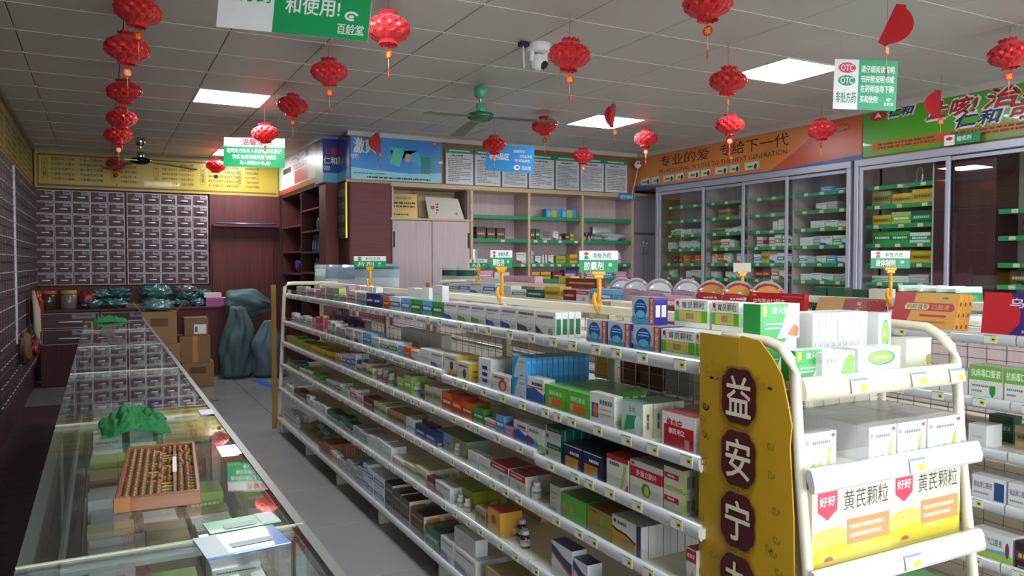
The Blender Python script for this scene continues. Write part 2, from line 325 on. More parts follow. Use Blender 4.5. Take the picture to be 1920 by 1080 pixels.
for k in range(9):
    u = .12+k*.235; W = .2 if k % 2 == 0 else .15
    p.patch(*ax, u, .055, u+W, .135, M('ccd6c6', .4), .001); p.patch(*ax, u+.04, .075, u+W*.6, .1, M('3c9a45', .4), .0014); p.oval(*ax, u+W*.8, .085, .022, .03, M('3a2a4a', .5), .0014)
    if k % 2 == 0: p.patch(*ax, u+W, .055, u+W+.022, .14, M('7ec34c', .4), .001)
p.build('lettering', t)
# green banner
t, p, _ = board('green_banner', 'bright green banner with red and white slogan on right wall', 'banner', (XW, 4.93, 2.49), (0, -1, 0), 3.3, .42, (-1, 0, 0), M('4f9f22', .28, 0, .3, .8, coat=.35)); ax = rax()
p.poly(*ax, [(.1, .04), (3.2, .04), (3.2, .12), (.1, .12)], M('c65e2a', .35), .0006); dashes(p, ax, .16, .05, .72, .112, 2, M('3a5a20', .5), .03, .7, 5); dashes(p, ax, .85, .05, 1.9, .112, 2, M('3a5a20', .5), .03, .7, 6)
p.oval(*ax, .16, .36, .085, .042, M('c3262d', .4), .001); p.poly(*ax, [(.12, .34), (.16, .395), (.2, .34), (.16, .355)], WHITE, .0015)
def outl(p, ax, tx, u0, v0, u1, v1, m, sh=.25):
    p.text(*ax, tx, u0-.012, v0-.012, u1+.012, v1+.012, WHITE, .0012, .1, shear=sh); p.text(*ax, tx, u0, v0, u1, v1, m, .002, .05, shear=sh)
outl(p, ax, '仁和', .27, .33, .52, .4, M('1d2a6b', .4)); outl(p, ax, '止咳!', .64, .245, 1.08, .385, M('b01f2a', .4)); outl(p, ax, '治感冒', 1.13, .255, 2.0, .405, M('b01f2a', .4)); outl(p, ax, '仁和', .9, .14, 1.28, .245, M('1c2160', .4)); outl(p, ax, '可立克', 1.34, .14, 1.95, .26, M('b01f2a', .4))
p.build('lettering', t)
# ================================================================ herb drawer chests
FRAME = M('c9c2c4', .35, .1); DRW = wood('48262b', '58323a', .5, 5, 0, 0); CARD = M('8b8792', .6)
def drawer_meshes(w, h, FRAME=FRAME):
    m = MB(); m.bbox(.004, w-.004, -.012, .002, .004, h-.004, DRW, .002)
    for a in ((.004, w-.004, .004, .010), (.004, w-.004, h-.010, h-.004), (.004, .010, .01, h-.01), (w-.010, w-.004, .01, h-.01)): m.box(a[0], a[1], -.016, -.0118, a[2], a[3], FRAME)
    d = m.mesh('drawer'); q = MB(); q.tube([(w*.3, -.013, h*.42), (w*.3, -.03, h*.42), (w*.7, -.03, h*.42), (w*.7, -.013, h*.42)], .0085, M('ecebe8', .4), 6); hd = q.mesh('handle')
    q = MB(); q.box(w*.52, w*.94, -.0145, -.012, h*.62, h*.92, CARD); q.box(w*.6, w*.86, -.0149, -.0145, h*.8, h*.86, INK); lb = q.mesh('label_card'); return d, hd, lb
t = thing('herb_drawer_chest', 'wall chest of eighty small brown drawers with pale frames', 'drawer chest', (-.715, 11.40, 1.215))
MB().box(-.005, .995, .0, .09, 0, 1.215, DRW).box(1.02, 2.03, .0, .09, 0, 1.215, DRW).box(.995, 1.02, -.006, .09, 0, 1.215, REDB).build('body', t)
d, hd, lb = drawer_meshes(.2, .151)
for c in range(10):
    for r in range(8):
        o = obj('drawer', d, t, (c*.2+(.0 if c < 5 else .022), -.001, r*.151+.003)); obj('handle', hd, o)
        l = obj('label_card', lb, o)
# lower bench under the chest
t = thing('herb_counter', 'low dark wooden counter with wide drawers beneath wall chest', 'counter', (-.66, 10.95, 0))
MB().box(0, 2.04, 0, .44, 0, .9, REDB).build('body', t); MB().bbox(-.01, 2.06, -.03, .44, .9, .93, REDB2, .004).build('worktop', t)
d2, h2, l2 = drawer_meshes(.62, .19)
for c in range(2):
    for r in range(2):
        o = obj('drawer', d2, t, (.01+c*.64, -.001, .5+r*.2)); obj('handle', h2, o); obj('label_card', l2, o)
MB().bbox(1.3, 2.03, -.012, .0, .08, .88, REDB2, .003).build('door', t)
MB().box(.0, 2.0, .40, .44, .93, 1.2, REDB).build('back_panel', t)
# the long drawer wall on the left
t = thing('herb_drawer_wall', 'tall wall of small herb drawers behind the glass counter', 'drawer chest', (-.745, 11.35, .0))
MB().box(0, .012, -8.4, 0, 0, 2.44, DRW).build('body', t)
d3, _, l3 = drawer_meshes(.2, .151, M('4f484c', .5)); h3 = MB().tube([(.06, -.013, .063), (.06, -.022, .063), (.14, -.022, .063), (.14, -.013, .063)], .0045, M('b5b1b1', .4), 5).mesh('handle')
for c in range(21):
    for r in range(14):
        o = obj('drawer', d3, t, (.028, -.03-c*.2-.2, .3+r*.151), PI/2); obj('handle', h3, o)
st = MB(); st.box(.03, .055, -.02, .02, .75, 2.4, M('c9ced2', .4)); o = st.build('stile', t, (0, -2.85, 0))
for k in range(10): MB().box(.0545, .0565, -.021, .021, .84+k*.16, .846+k*.16, DARK).build('notch', o)
# ---------------------------------------------------------------- alcove back: wooden panel, ledge with pole, shelves on the side wall
MB_ = MB(); MB_.box(1.33, 2.27, 11.40, 11.45, 0, 2.45, REDB); MB_.box(1.36, 2.17, 11.385, 11.40, .02, 1.98, wood('562324', '6c2e2d', .6, 4, 2, 0)); struct(MB_.build('door_1'))
t = thing('wall_ledge', 'narrow dark ledge over the wooden door in the alcove', 'ledge', (1.36, 11.26, 2.0)); MB().bbox(0, .89, 0, .135, 0, .03, REDB, .003).build('board', t)
o = MB().tube([(1.4, 11.29, 2.047), (2.2, 11.29, 2.047)], .014, M('6a6c96', .3, .4)).build('steel_tube'); tag(o, 'thin violet grey tube lying on the ledge over door', 'tube')
o = MB().tube([(1.62, 11.33, 2.044), (2.05, 11.33, 2.044)], .010, M('c7792f', .4)).build('orange_tube'); tag(o, 'orange tube lying behind the grey tube on ledge', 'tube')
t = thing('alcove_shelving', 'dark red wooden shelving of pigeonholes on the alcove side wall', 'shelving', (2.3, 9.2, 0))
m = MB(); WD = REDB
m.box(.33, .36, 0, 2.2, 0, 2.44, M('381d20', .6)); m.build('back_panel', t)
for y in (0, .97, 2.17): MB().box(.0, .33, y, y+.03, 0, 2.44, WD).build('upright', t)
for z in (1.10, 1.365, 1.625, 1.885, 2.155, 2.42): MB().box(.0, .33, .03, .97, z, z+.02, REDB2).build('shelf', t)
for z in (1.10, 1.345, 1.64, 1.985, 2.42): MB().box(.0, .33, 1.0, 2.17, z, z+.02, REDB2).build('shelf', t)
# corner pillar
pl = MB(); pl.box(2.29, 2.46, 8.9, 9.2, 0, 2.43, wood('6b2c2b', '7d3634', .55, 4, 2, 0)); pl.box(2.46, 2.92, 8.455, 8.86, 0, 2.40, wood('642a2c', '75343a', .55, 7, 0, 0)); pl.box(2.44, 2.46, 8.455, 8.90, 0, 2.43, REDB); pl.box(2.40, 2.94, 8.44, 8.455, 2.4, 2.43, wood('b08a5c', 'c09a6a', .4))
struct(pl.build('trim_3'))
t = thing('verse_plaque', 'dark green plaque with gilt edge hung on the corner pillar', 'plaque', (2.43, 8.52, 1.78))
MB().box(-.012, 0, 0, .36, 0, .62, M('23443a', .4)).build('panel', t); MB().box(-.02, .0, -.02, .0, 0, .62, M('c9a431', .3, .8)).build('edge', t)
p = MB(); ax = ((-.012, .36, 0), Vector((0, -1, 0)), ZA, (-1, 0, 0))
for k in range(4): p.text(*ax, ['诚信', '为本', '药德', '为先'][k], .05, .47-k*.145, .31, .56-k*.145, M('9fb5ab', .5))
p.build('lettering', t)
# ---------------------------------------------------------------- back wall cabinets (front plane y = 8.45)
MAP = wood('b89c74', 'c9b089', .4, 5, 0)
t = thing('wall_cupboard', 'pale pink cupboard with two tall doors beside wooden pillar', 'cupboard', (2.93, 8.45, 0))
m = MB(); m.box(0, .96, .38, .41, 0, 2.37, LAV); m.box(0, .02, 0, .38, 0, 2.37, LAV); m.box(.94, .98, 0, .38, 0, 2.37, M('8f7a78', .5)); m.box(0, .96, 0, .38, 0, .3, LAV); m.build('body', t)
MB().box(-.02, .98, -.02, .38, 1.995, 2.02, MAP).build('shelf', t); MB().bbox(-.02, 3.4, -.03, .40, 2.37, 2.425, MAP, .006).build('cornice', t)
for k, (a, b) in enumerate(((.005, .478), (.486, .96))):
    o = MB().bbox(a, b, -.018, 0, .3, 1.99, LAV, .003).build('door', t)
    x = a+.012 if k == 0 else b-.012; MB().box(x-.008, x+.008, -.03, -.018, 1.68, 1.86, DARK).build('handle', o)
t = thing('gold_plaque', 'gold reminder plaque leaning at the left above pink cupboard', 'plaque', (2.945, 8.53, 2.02)); t.rotation_euler.x = -.12
MB().bbox(0, .33, 0, .012, 0, .29, M('b79a5e', .3, .5, .05), .003).build('panel', t)
p = MB(); ax = ((0, 0, 0), XA, ZA, (0, -1, 0)); p.text(*ax, '特别提示', .07, .22, .26, .25, INK); dashes(p, ax, .02, .12, .31, .2, 2, INK, .022, .6, 4); dashes(p, ax, .03, .03, .22, .06, 1, INK, .016, .6, 5); p.build('lettering', t)
t = thing('framed_certificate', 'wooden framed certificate leaning behind the paper licence', 'picture frame', (3.3, 8.62, 2.02)); t.rotation_euler.x = -.18
m = MB()
for a in ((0, .5, 0, .03), (0, .5, .3, .33), (0, .03, .03, .3), (.47, .5, .03, .3)): m.bbox(a[0], a[1], 0, .025, a[2], a[3], wood('9a7850', 'ac8a62', .5), .004)
m.build('frame', t); MB().box(.03, .47, .012, .02, .03, .3, M('b9a98c', .5)).build('paper', t)
t = thing('paper_licence', 'pale licence sheet with red emblem propped in front of frame', 'certificate', (3.4, 8.50, 2.02)); t.rotation_euler.x = -.25
m = MB(); m.prism([(0, 0), (.46, 0), (.40, .26), (-.02, .27)], 1, 0, .008, M('c8beb2', .45)); m.build('sheet', t)
p = MB(); ax = ((0, 0, 0), XA, ZA, (0, -1, 0)); p.oval(*ax, .06, .14, .025, .025, M('b0443c', .5)); dashes(p, ax, .1, .06, .15, .2, 4, INK, .015); p.oval(*ax, .36, .07, .015, .02, GREY); p.build('lettering', t)
t = thing('open_wall_shelves', 'pale pink open shelves with green edges on the back wall', 'shelving', (3.91, 8.45, 0))
m = MB(); m.box(0, 2.39, .36, .39, 0, 2.37, LAV); m.build('back_panel', t)
for x in (.0, .785, 1.575, 2.37): MB().box(x, x+.03, -.004, .36, 0, 2.37, LAV).box(x-.002, x+.032, -.012, -.004, 0, 2.37, MAP).build('upright', t)
for z in (.95, 1.27, 1.465, 1.765, 2.05):
    for a, b in ((.03, .785), (.815, 1.575), (1.605, 2.37)):
        o = MB().box(a, b, .02, .36, z, z+.018, LAV).build('shelf', t); MB().bbox(a, b, .0, .02, z-.012, z+.034, SHELFG, .003).build('shelf_edge', o)
TAG_ = MB().box(0, .05, -.003, 0, 0, .03, M('cfd3b8', .4)).box(.008, .042, -.0035, -.003, .004, .014, M('c9c75a', .4)).mesh('price_tag')
for (x, z) in ((4.32, 1.765), (4.78, 1.765), (4.92, 1.765), (5.14, 1.765), (5.38, 1.765), (4.76, 1.465), (4.87, 1.465), (5.02, 1.465), (5.13, 1.465), (5.34, 1.465), (5.43, 1.465), (4.6, 1.465), (6.15, 1.465)):
    obj('price_tag', TAG_, t, (x-3.91, -.002, z-.008))
t, p, ax = board('shelf_tag', 'small blue category tag at right end of back wall cornice', 'tag', (6.05, 8.40, 2.335), (1, 0, 0), .24, .085, (0, -1, 0), M('2a7fc4', .4)); p.text(*ax, '医疗器械', .02, .02, .22, .065, WHITE, bold=.01); p.build('lettering', t)
t = thing('corner_cupboard', 'lavender grey corner cupboard with twin handles by glass cabinet', 'cupboard', (6.30, 8.46, 0))
LG = M('8f8594', .5); MB().box(0, .47, .05, .40, 0, 2.43, LG).build('body', t); MB().bbox(0, .47, -.01, .05, 2.40, 2.44, MAP, .003).build('cornice', t); MB().box(0, .47, .02, .05, 1.9, 1.92, M('6c6372', .5)).build('shelf', t)
for k in (0, 1):
    o = MB().bbox(.005+k*.23, .225+k*.23, .03, .05, .1, 1.88, LG, .003).build('door', t); MB().tube([(.2+k*.06, .03, 1.62), (.2+k*.06, .012, 1.62), (.2+k*.06, .012, 1.8), (.2+k*.06, .03, 1.8)], .006, CHROME, 6).build('handle', o)
# ---------------------------------------------------------------- sliding glass cabinets, right wall (front plane x = 6.30)
def glass_cabinet(name, label, y0, y1, doors, parts_, ztop=2.47):
    t = thing(name, label, 'glass cabinet', (6.30, y1, 0)); L = y0-y1
    m = MB(); m.box(.40, .42, 0, L, 0, ztop, LAV); m.build('back_panel', t)
    m = MB(); m.bbox(-.005, .07, 0, L, ztop-.065, ztop, ALU, .004); m.build('top_rail', t)
    m = MB(); m.bbox(-.005, .07, 0, L, .9, 1.0, ALU, .004); m.build('bottom_rail', t)
    for y in (0, L-.045): MB().bbox(-.005, .07, y, y+.045, 1.0, ztop-.065, ALU, .004).build('jamb', t)
    MB().box(.02, .40, .01, L-.01, 0, .9, LAV).build('base', t); MB().box(.07, .40, 0, L, ztop-.03, ztop, LAV).build('top_panel', t)
    for k, (a, b, lay) in enumerate(doors):
        a -= y1; b -= y1; x = .005+lay*.028; lo, hi = min(a, b), max(a, b); e = .035
        o = MB().bbox(x, x+.022, lo, lo+e, 1.0, ztop-.07, ALU, .003).bbox(x, x+.022, hi-e, hi, 1.0, ztop-.07, ALU, .003).bbox(x, x+.022, lo+e, hi-e, ztop-.105, ztop-.07, ALU, .003).bbox(x, x+.022, lo+e, hi-e, 1.0, 1.04, ALU, .003).build('door', t)
        MB().box(x+.008, x+.013, lo+e, hi-e, 1.04, ztop-.105, GLASS).build('pane', o)
    for (a, b, zs) in parts_:
        a -= y1; b -= y1
        MB().box(.08, .40, min(a, b)-.012, min(a, b), .9, ztop-.03, LAV).build('divider', t)
        for z in zs:
            o = MB().box(.10, .40, min(a, b), max(a, b), z, z+.015, LAV).build('shelf', t); MB().bbox(.085, .10, min(a, b), max(a, b), z-.012, z+.028, SHELFG, .003).build('shelf_edge', o)
            n = max(1, int(abs(a-b)/.22))
            for q in range(n): obj('price_tag', TAG_, t, (.084, max(a, b)-.08-q*.22-random.random()*.05, z-.008), -PI/2)
    return t
ZS = (1.12, 1.30, 1.475, 1.655, 1.83, 2.01, 2.19)
glass_cabinet('glass_cabinet', 'aluminium sliding glass cabinet with green shelves beneath the orange banner', 7.96, 5.03, [(7.91, 7.07, 0), (7.13, 6.45, 1), (6.45, 5.80, 0), (5.86, 5.07, 1)], [(7.9, 7.12, ZS), (7.1, 6.44, ZS), (6.42, 5.8, ZS), (5.78, 5.1, ZS)])
glass_cabinet('glass_cabinet', 'aluminium sliding glass cabinet with green shelves beneath the green banner', 4.99, 2.2, [(4.94, 4.06, 0), (4.12, 3.2, 1), (3.2, 2.25, 0)], [(4.92, 4.26, ZS), (3.70, 2.9, (1.12, 1.30, 1.475, 1.69, 1.905)), (2.88, 2.3, (1.12, 1.30, 1.475, 1.69, 1.905))])
o = MB().box(6.385, 6.7, 3.72, 4.245, .9, 2.42, wood('3a1a1f', '4a2226', .35, 5)).build('maroon_partition'); tag(o, 'dark maroon panel standing behind glass under the green banner', 'panel')
t, p, _ = board('cabinet_tag', 'small green category tag under the green banner', 'tag', (6.285, 4.1, 2.485), (0, -1, 0), .3, .085, (-1, 0, 0), M('0f8a52', .4)); ax = rax(); p.patch(*ax, 0, 0, .09, .085, WHITE); p.oval(*ax, .045, .055, .03, .014, M('c22c3c', .4), .001); p.text(*ax, '糖浆剂', .11, .025, .23, .065, WHITE, bold=.02); p.build('lettering', t)
t = thing('wall_heater', 'white rounded appliance hung inside the right glass cabinet', 'appliance', (6.62, 3.25, 2.05)); MB().bbox(-.05, .07, 0, .3, 0, .26, M('c9c7c0', .4), .03).build('body', t); MB().lathe([(.06, 0), (.06, .012), (.02, .014)], GREY, 16, (0, 0, 0)).build('dial', t, (-.052, .15, .14)).rotation_euler = (0, -PI/2, 0)
o = MB().tube([(6.55+.07*math.cos(a*PI/8), 4.5+.08*math.cos(a*PI/8), 2.289+.075*math.sin(a*PI/8)) for a in range(17)], .008, WHITE, 6, False).build('coiled_cable'); tag(o, 'coil of white cable on top shelf behind the glass', 'cable')
# ================================================================ glass counter
TOPG = glass('counter_glass', (.93, .955, .945), 0, 1.5); EDGE = M('8d948f', .3, .4); CWD = wood('3b2a26', '4a3530', .4)
CX0, CX1, CTZ = -.135, .345, .985
yy = [-.9, .23, 1.53, 2.83, 4.13, 5.43, 6.73, 8.05]
CN = ['nearest', 'second', 'third', 'fourth', 'fifth', 'sixth', 'farthest']
for k in range(len(yy)-1):
    a, b = yy[k]+.002, yy[k+1]-.002; L = b-a
    t = thing('glass_counter', f'glass topped display counter section, {CN[k]} from the camera end', 'display counter', (CX0, a, 0), group='glass counter sections in a line'); W = CX1-CX0
    MB().box(.01, W-.01, 0, L, .05, .52, CWD).build('base', t); MB().box(.03, W-.03, 0, L, 0, .05, DARK).build('plinth', t)
    MB().box(0, W, 0, L, CTZ-.008, CTZ, TOPG).build('glass_top', t)
    MB().box(W-.006, W-.001, .02, L-.02, .54, CTZ-.02, GLASS).build('front_pane', t)
    MB().box(.06, W-.012, .01, L-.01, .745, .751, TOPG).build('glass_shelf', t)
    MB().box(.001, .012, 0, L, .52, CTZ-.012, M('39302d', .4)).build('back_door', t)
    m = MB()
    for (x, y) in ((0, 0), (W-.02, 0), (0, L-.02), (W-.02, L-.02)): m.box(x, x+.02, y, y+.02, .52, CTZ-.01, EDGE)
    m.box(W-.02, W+.002, .02, L-.02, CTZ-.024, CTZ-.0085, EDGE); m.box(-.002, .02, .02, L-.02, CTZ-.024, CTZ-.0085, EDGE); m.box(.02, W-.02, 0, .02, CTZ-.024, CTZ-.0085, EDGE); m.box(.02, W-.02, L-.01, L, CTZ-.024, CTZ-.0085, EDGE); m.box(0, W, 0, L, .52, .54, EDGE)
    m.build('frame', t)
    MB().box(W-.014, W+.004, 0, L, CTZ, CTZ+.0025, M('75766e', .4, .2)).build('edge_trim', t)
    MB().box(.06, .066, 0, L, CTZ-.06, CTZ-.0085, M('6f7a76', .3, .4)).build('rail', t)
    MB().box(0, W, -.003, .003, CTZ, CTZ+.003, M('b3b79a', .3)).build('joint_strip', t)
# ---------------------------------------------------------------- abacus
AW = wood('7a4526', '94603a', .35, 5, 0, .3); AB = M('7d5532', .35, 0, .15, 30, coat=.4); BAM = M('c99a3a', .4)
t = thing('abacus', 'wooden abacus with brown beads lying on the glass counter', 'abacus', (.118, 2.02, CTZ), -.075)
hw, hl = .083, .25       # frame: rods run across (x), beads strung on them
for k, (x0, x1, y0, y1) in enumerate(((-hw, hw, -hl, -hl+.014), (-hw, hw, hl-.014, hl), (-hw, -hw+.01, -hl+.014, hl-.014), (hw-.01, hw, -hl+.014, hl-.014))): MB().bbox(x0, x1, y0, y1, 0, .03, AW, .002).build('frame_bar', t)
MB().bbox(.028, .035, -hl+.014, hl-.014, .004, .028, AW, .001).build('divider', t)
MB().box(.027, .036, -.06, .09, .0281, .0295, WHITE).build('tape', t)
MB().bbox(-hw-.002, -hw+.03, -hl-.002, -hl+.016, -.0, .031, wood('8a5a30', '9a6a3c', .4), .002).build('corner_plate', t)
rod = MB().tube([(-hw+.01, 0, 0), (hw-.01, 0, 0)], .0026, BAM, 6, False).mesh('rod')
bead = MB().lathe([(.003, -.0072), (.0105, -.005), (.0128, -.001), (.0128, .001), (.0105, .005), (.003, .0072)], AB, 10).mesh('bead')
rr = random.Random(3)
for k in range(17):
    y = -hl+.03+k*(2*hl-.06)/16; obj('rod', rod, t, (0, y, .0155))
    pos = []; n_up = rr.choice((0, 0, 1, 2)) if k > 3 else 0
    x = -hw+.019
    for b in range(5):
        if b == 5-n_up: x = .0195-(n_up-1)*.0155
        pos.append(x); x += .0155
    pos += [.0435, .0585] if rr.random() < .8 else [.0475, .0645]
    for x in pos: o = obj('bead', bead, t, (x, y, .0155)); o.rotation_euler = (0, PI/2, 0)
# ---------------------------------------------------------------- cloths
def crumple(name, label, cat, loc, w_, l_, h_, m, seed=0, n=40, rz=0):
    b = MB(); v = []; f = []
    for i in range(n+1):
        for j in range(n+1):
            u, q = i/n*2-1, j/n*2-1; r = math.hypot(u, q); ang = math.atan2(q, u)
            k = 1-.18*noise.noise((math.cos(ang)*1.5+seed, math.sin(ang)*1.5, 1))
            e = max(0, 1-r*.86)**.7
            z = h_*e*(.55+.45*noise.noise((u*2+seed, q*2, 3)))+h_*.6*e*abs(noise.noise((u*4+seed*3, q*4, 7)))+h_*.35*e*abs(noise.noise((u*9+seed, q*9, 2)))
            v.append((u*w_/2*k, q*l_/2*k, max(.002, z+.002)))
    for i in range(n):
        for j in range(n): a = i*(n+1)+j; f.append((a, a+n+1, a+n+2, a+1))
    b.add(v, f, m, True); o = b.build(name, None, loc, rz); s = o.modifiers.new('thick', 'SOLIDIFY'); s.thickness = .0015
    return tag(o, label, cat)
CL = M('146b33', .9, 0, .25, 60)
crumple('green_cloth', 'crumpled bright green cloth on the counter behind the abacus', 'cloth', (.085, 2.68, CTZ+.001), .19, .26, .085, CL, 4)
crumple('green_cloth', 'crumpled green cloth near the far end of counter', 'cloth', (.06, 7.7, CTZ+.001), .26, .4, .06, CL, 9)
b = MB(); v = []; n = 24
for k in range(n+1):
    s = k/n; x = .10-.07*math.sin(s*PI*1.2)+.03*noise.noise((s*4, 1, 2)); y = 7.3-s*2.0
    for q in (-1, -.4, .4, 1): v.append((x+q*.045*(1+.3*noise.noise((s*6, q, 5))), y, .004+.03*abs(noise.noise((s*9, q*2, 4)))*(1-abs(q)*.5)))
b.add(v, [(k*4+j, k*4+j+1, k*4+j+5, k*4+j+4) for k in range(n) for j in range(3)], glass('polythene', (.82, .88, .82), .2, 1.45), True)
tag(b.build('polythene_strip', None, (0, 0, CTZ)), 'crumpled clear plastic strip trailing along far half of counter', 'plastic wrap')
# cards lying on the glass
def card(name, label, cx, cy, w_, l_, rz, base, side, strip_):
    t = thing(name, label, 'card', (cx, cy, CTZ+.0005), rz); m = MB(); m.bbox(-w_/2, w_/2, -l_/2, l_/2, 0, .003, M(base, .3, coat=.4), .001); m.build('card', t)
    p = MB(); ax = ((-w_/2, -l_/2, .003), XA, YA, ZA); p.patch(*ax, *side, M('c9d2d4', .4)); p.patch(*ax, *strip_, M('aab2b8', .4), .0009); dashes(p, ax, strip_[0]+.006, strip_[1]+.005, strip_[2]-.006, strip_[3]-.005, 1, M('45505c', .5), .012, .8, 3); p.build('print', t)
card('green_card', 'green payment card lying on glass behind the blue card', .238, 1.592, .135, .07, .1, '22a545', (.1, 0, .135, .07), (.03, .008, .09, .034))
card('blue_card', 'blue and white payment card lying nearest on the glass', .222, 1.485, .148, .118, .1, '2d7cc9', (0, 0, .04, .118), (.05, .03, .125, .055))
o = MB().bbox(0, .045, 0, .09, 0, .002, M('b9bccb', .4), .0005).build('cigarette', None, (.29, 2.79, CTZ+.003)); tag(o, 'small white paper slip on right rim of the counter', 'paper slip')  # thin pale sheet stands in for a reflection seen in the glass

# ================================================================ ceiling fans, cameras
def fan(label, x, y, drop, body, hub, blade, R=.6, a0=.3):
    t = thing('ceiling_fan', label, 'ceiling fan', (x, y, CZ-drop))
    MB().lathe([(.02, -.02), (.05, 0), (.055, .05), (.048, .075), (.03, .085)], body, 20).build('canopy', t, (0, 0, drop-.1))
    MB().tube([(0, 0, .06), (0, 0, drop-.01)], .011, CHROME, 10).build('rod', t)
    MB().lathe([(.034, .03), (.037, .035), (.037, .1), (.02, .105)], body, 20).build('collar', t)
    MB().lathe([(.03, -.045), (.075, -.035), (.11, -.01), (.115, .005), (.10, .022), (.06, .034), (.035, .04)], hub, 28).build('motor', t)
    for k in range(3):
        a = a0+k*2*PI/3; m = MB(); m.prism([(.10, -.022), (.2, -.05), (R, -.062), (R+.012, -.03), (R+.012, .03), (R, .055), (.2, .045), (.10, .02)], 2, -.003, .003, blade)
        o = m.build('blade', t); o.rotation_euler = (0, .1, a)
    return t
fan('green ceiling fan hanging in the middle of the shop', 2.74, 5.72, .26, M('4fae8c', .35, coat=.3), M('3e7d4d', .25, .5), M('5d6a5a', .4), .62, -.62)
fan('dark chrome ceiling fan hanging before the yellow banner', .418, 9.85, .28, CHROME, M('2a262c', .15, .8), M('6a675c', .4), .6, .12)
t = thing('dome_camera', 'white swivel security camera with antenna fixed to the ceiling', 'security camera', (2.58, 4.5, CZ))
MB().lathe([(.03, -.058), (.075, -.055), (.085, -.045), (.085, -.003), (.08, 0)], WHITE, 24).build('base', t)
MB().box(-.14, -.075, -.025, .025, -.03, -.004, DARK).build('bracket', t); MB().tube([(-.115, 0, -.03), (-.108, 0, -.17)], .006, WHITE, 8).build('antenna', t)
MB().tube([(-.05, 0, -.055), (-.05, 0, -.12)], .018, WHITE, 10).tube([(.05, 0, -.055), (.05, 0, -.12)], .018, WHITE, 10).build('yoke', t)
MB().lathe([(.015, -.055), (.045, -.04), (.058, 0), (.045, .04), (.015, .055)], WHITE, 20, (0, 0, -.12)).build('head', t)
MB().lathe([(.03, -.02), (.03, .0), (.012, .006)], DARK, 18).build('lens', t, (.025, -.042, -.15)).rotation_euler = (2.3, 0, .5)
t = thing('bullet_camera', 'small white round camera with hanging cable in wall corner', 'security camera', (6.27, 8.3, 2.80))
MB().lathe([(.01, -.05), (.035, -.04), (.05, 0), (.035, .04), (.01, .05)], WHITE, 16).build('body', t); MB().tube([(.03, .03, 0), (.04, .08, .02)], .015, WHITE).build('mount', t)
for dx in (-.018, .018): MB().lathe([(.012, -.003), (.012, .003)], DARK, 10).build('sensor', t, (dx-.012, -.048, .008)).rotation_euler = (PI/2, 0, -.4)
MB().tube([(0, 0, -.05), (-.02, .02, -.2), (-.035, .08, -.4)], .007, M('d8cfc4', .5), 6).build('cable', t)

# ================================================================ red paper lanterns
RED = tissue('d3141f', 'red_tissue'); GOLD = M('e9a526', .4); REDC = M('c81e22', .45)
def lant_mesh(sweep=2*PI, N=11, R=.124, H=.168):
    """honeycomb tissue lantern: fins round a belly, flared scalloped collars above and below"""
    m = MB(); K = 20; seg = int(N*6*sweep/(2*PI)); v = []; f = []
    prof = [(0, .43), (.05, .40), (.10, .44), (.18, .70), (.28, .90), (.40, .99), (.5, 1), (.60, .99), (.72, .90), (.82, .70), (.90, .44), (.95, .38), (1, .46)]
    def pr(s):
        for (a, ra), (b, rb) in zip(prof, prof[1:]):
            if a <= s <= b: q = (s-a)/(b-a); return ra+(rb-ra)*(q*q*(3-2*q)*.5+q*.5)
        return prof[-1][1]
    for i in range(K+1):
        s = i/K; z = -H/2+H*s; belly = math.sin(PI*s)
        for j in range(seg+1):
            th = sweep*j/seg; ph = N*th/2+(PI/2 if (i//3) % 2 else 0)
            rid = abs(math.cos(ph)); r = R*pr(s)*(1-.17*(1-rid)*(.45+.55*belly)) if sweep > 6 else R*max(.36, (1-(2*s-1)**2)**.5); v.append((r*math.cos(th), r*math.sin(th), z+(.007*rid if i == K else -.005*rid if i == 0 else 0)))
    for i in range(K):
        for j in range(seg): a = i*(seg+1)+j; f.append((a, a+1, a+seg+2, a+seg+1))
    m.add(v, f, RED, False)
    if sweep < 6:
        for j0 in (0, seg): m.add([(0, 0, -H/2), (0, 0, H/2)]+[v[i*(seg+1)+j0] for i in range(K+1)], [(0,)+tuple(range(2, K+3))+(1,)], RED)
    else:
        for z in (-H/2+.012, H/2-.012): m.add([(.04*math.cos(t*PI/8), .04*math.sin(t*PI/8), z) for t in range(16)], [tuple(range(16))], RED)
    return m.mesh('globe')
LM = lant_mesh(); LH = lant_mesh(.5, 11, .125, .2); LF = lant_mesh(.22, 11, .125, .2)
md = MB(); md.lathe([(.023, -.002), (.026, 0), (.023, .002)], REDC, 14); md2 = MB(); md2.v = [(x, z, y) for x, y, z in md.v]; md2.f = [tuple(reversed(f_)) for f_ in md.f]; md2.m = md.m; md2.mats = md.mats; md2.sm = md.sm
md2.text((0, -.002, 0), XA, ZA, (0, -1, 0), '福', -.015, -.015, .015, .015, GOLD, .0006, .02); MED = md2.mesh('medallion')
TAS = MB().tube([(0, 0, 0), (.001, 0, -.07)], .0018, M('d9b06a', .5), 6).tube([(.001, 0, -.07), (0, 0, -.115)], .0036, REDC, 6, True, .003).mesh('tassel')
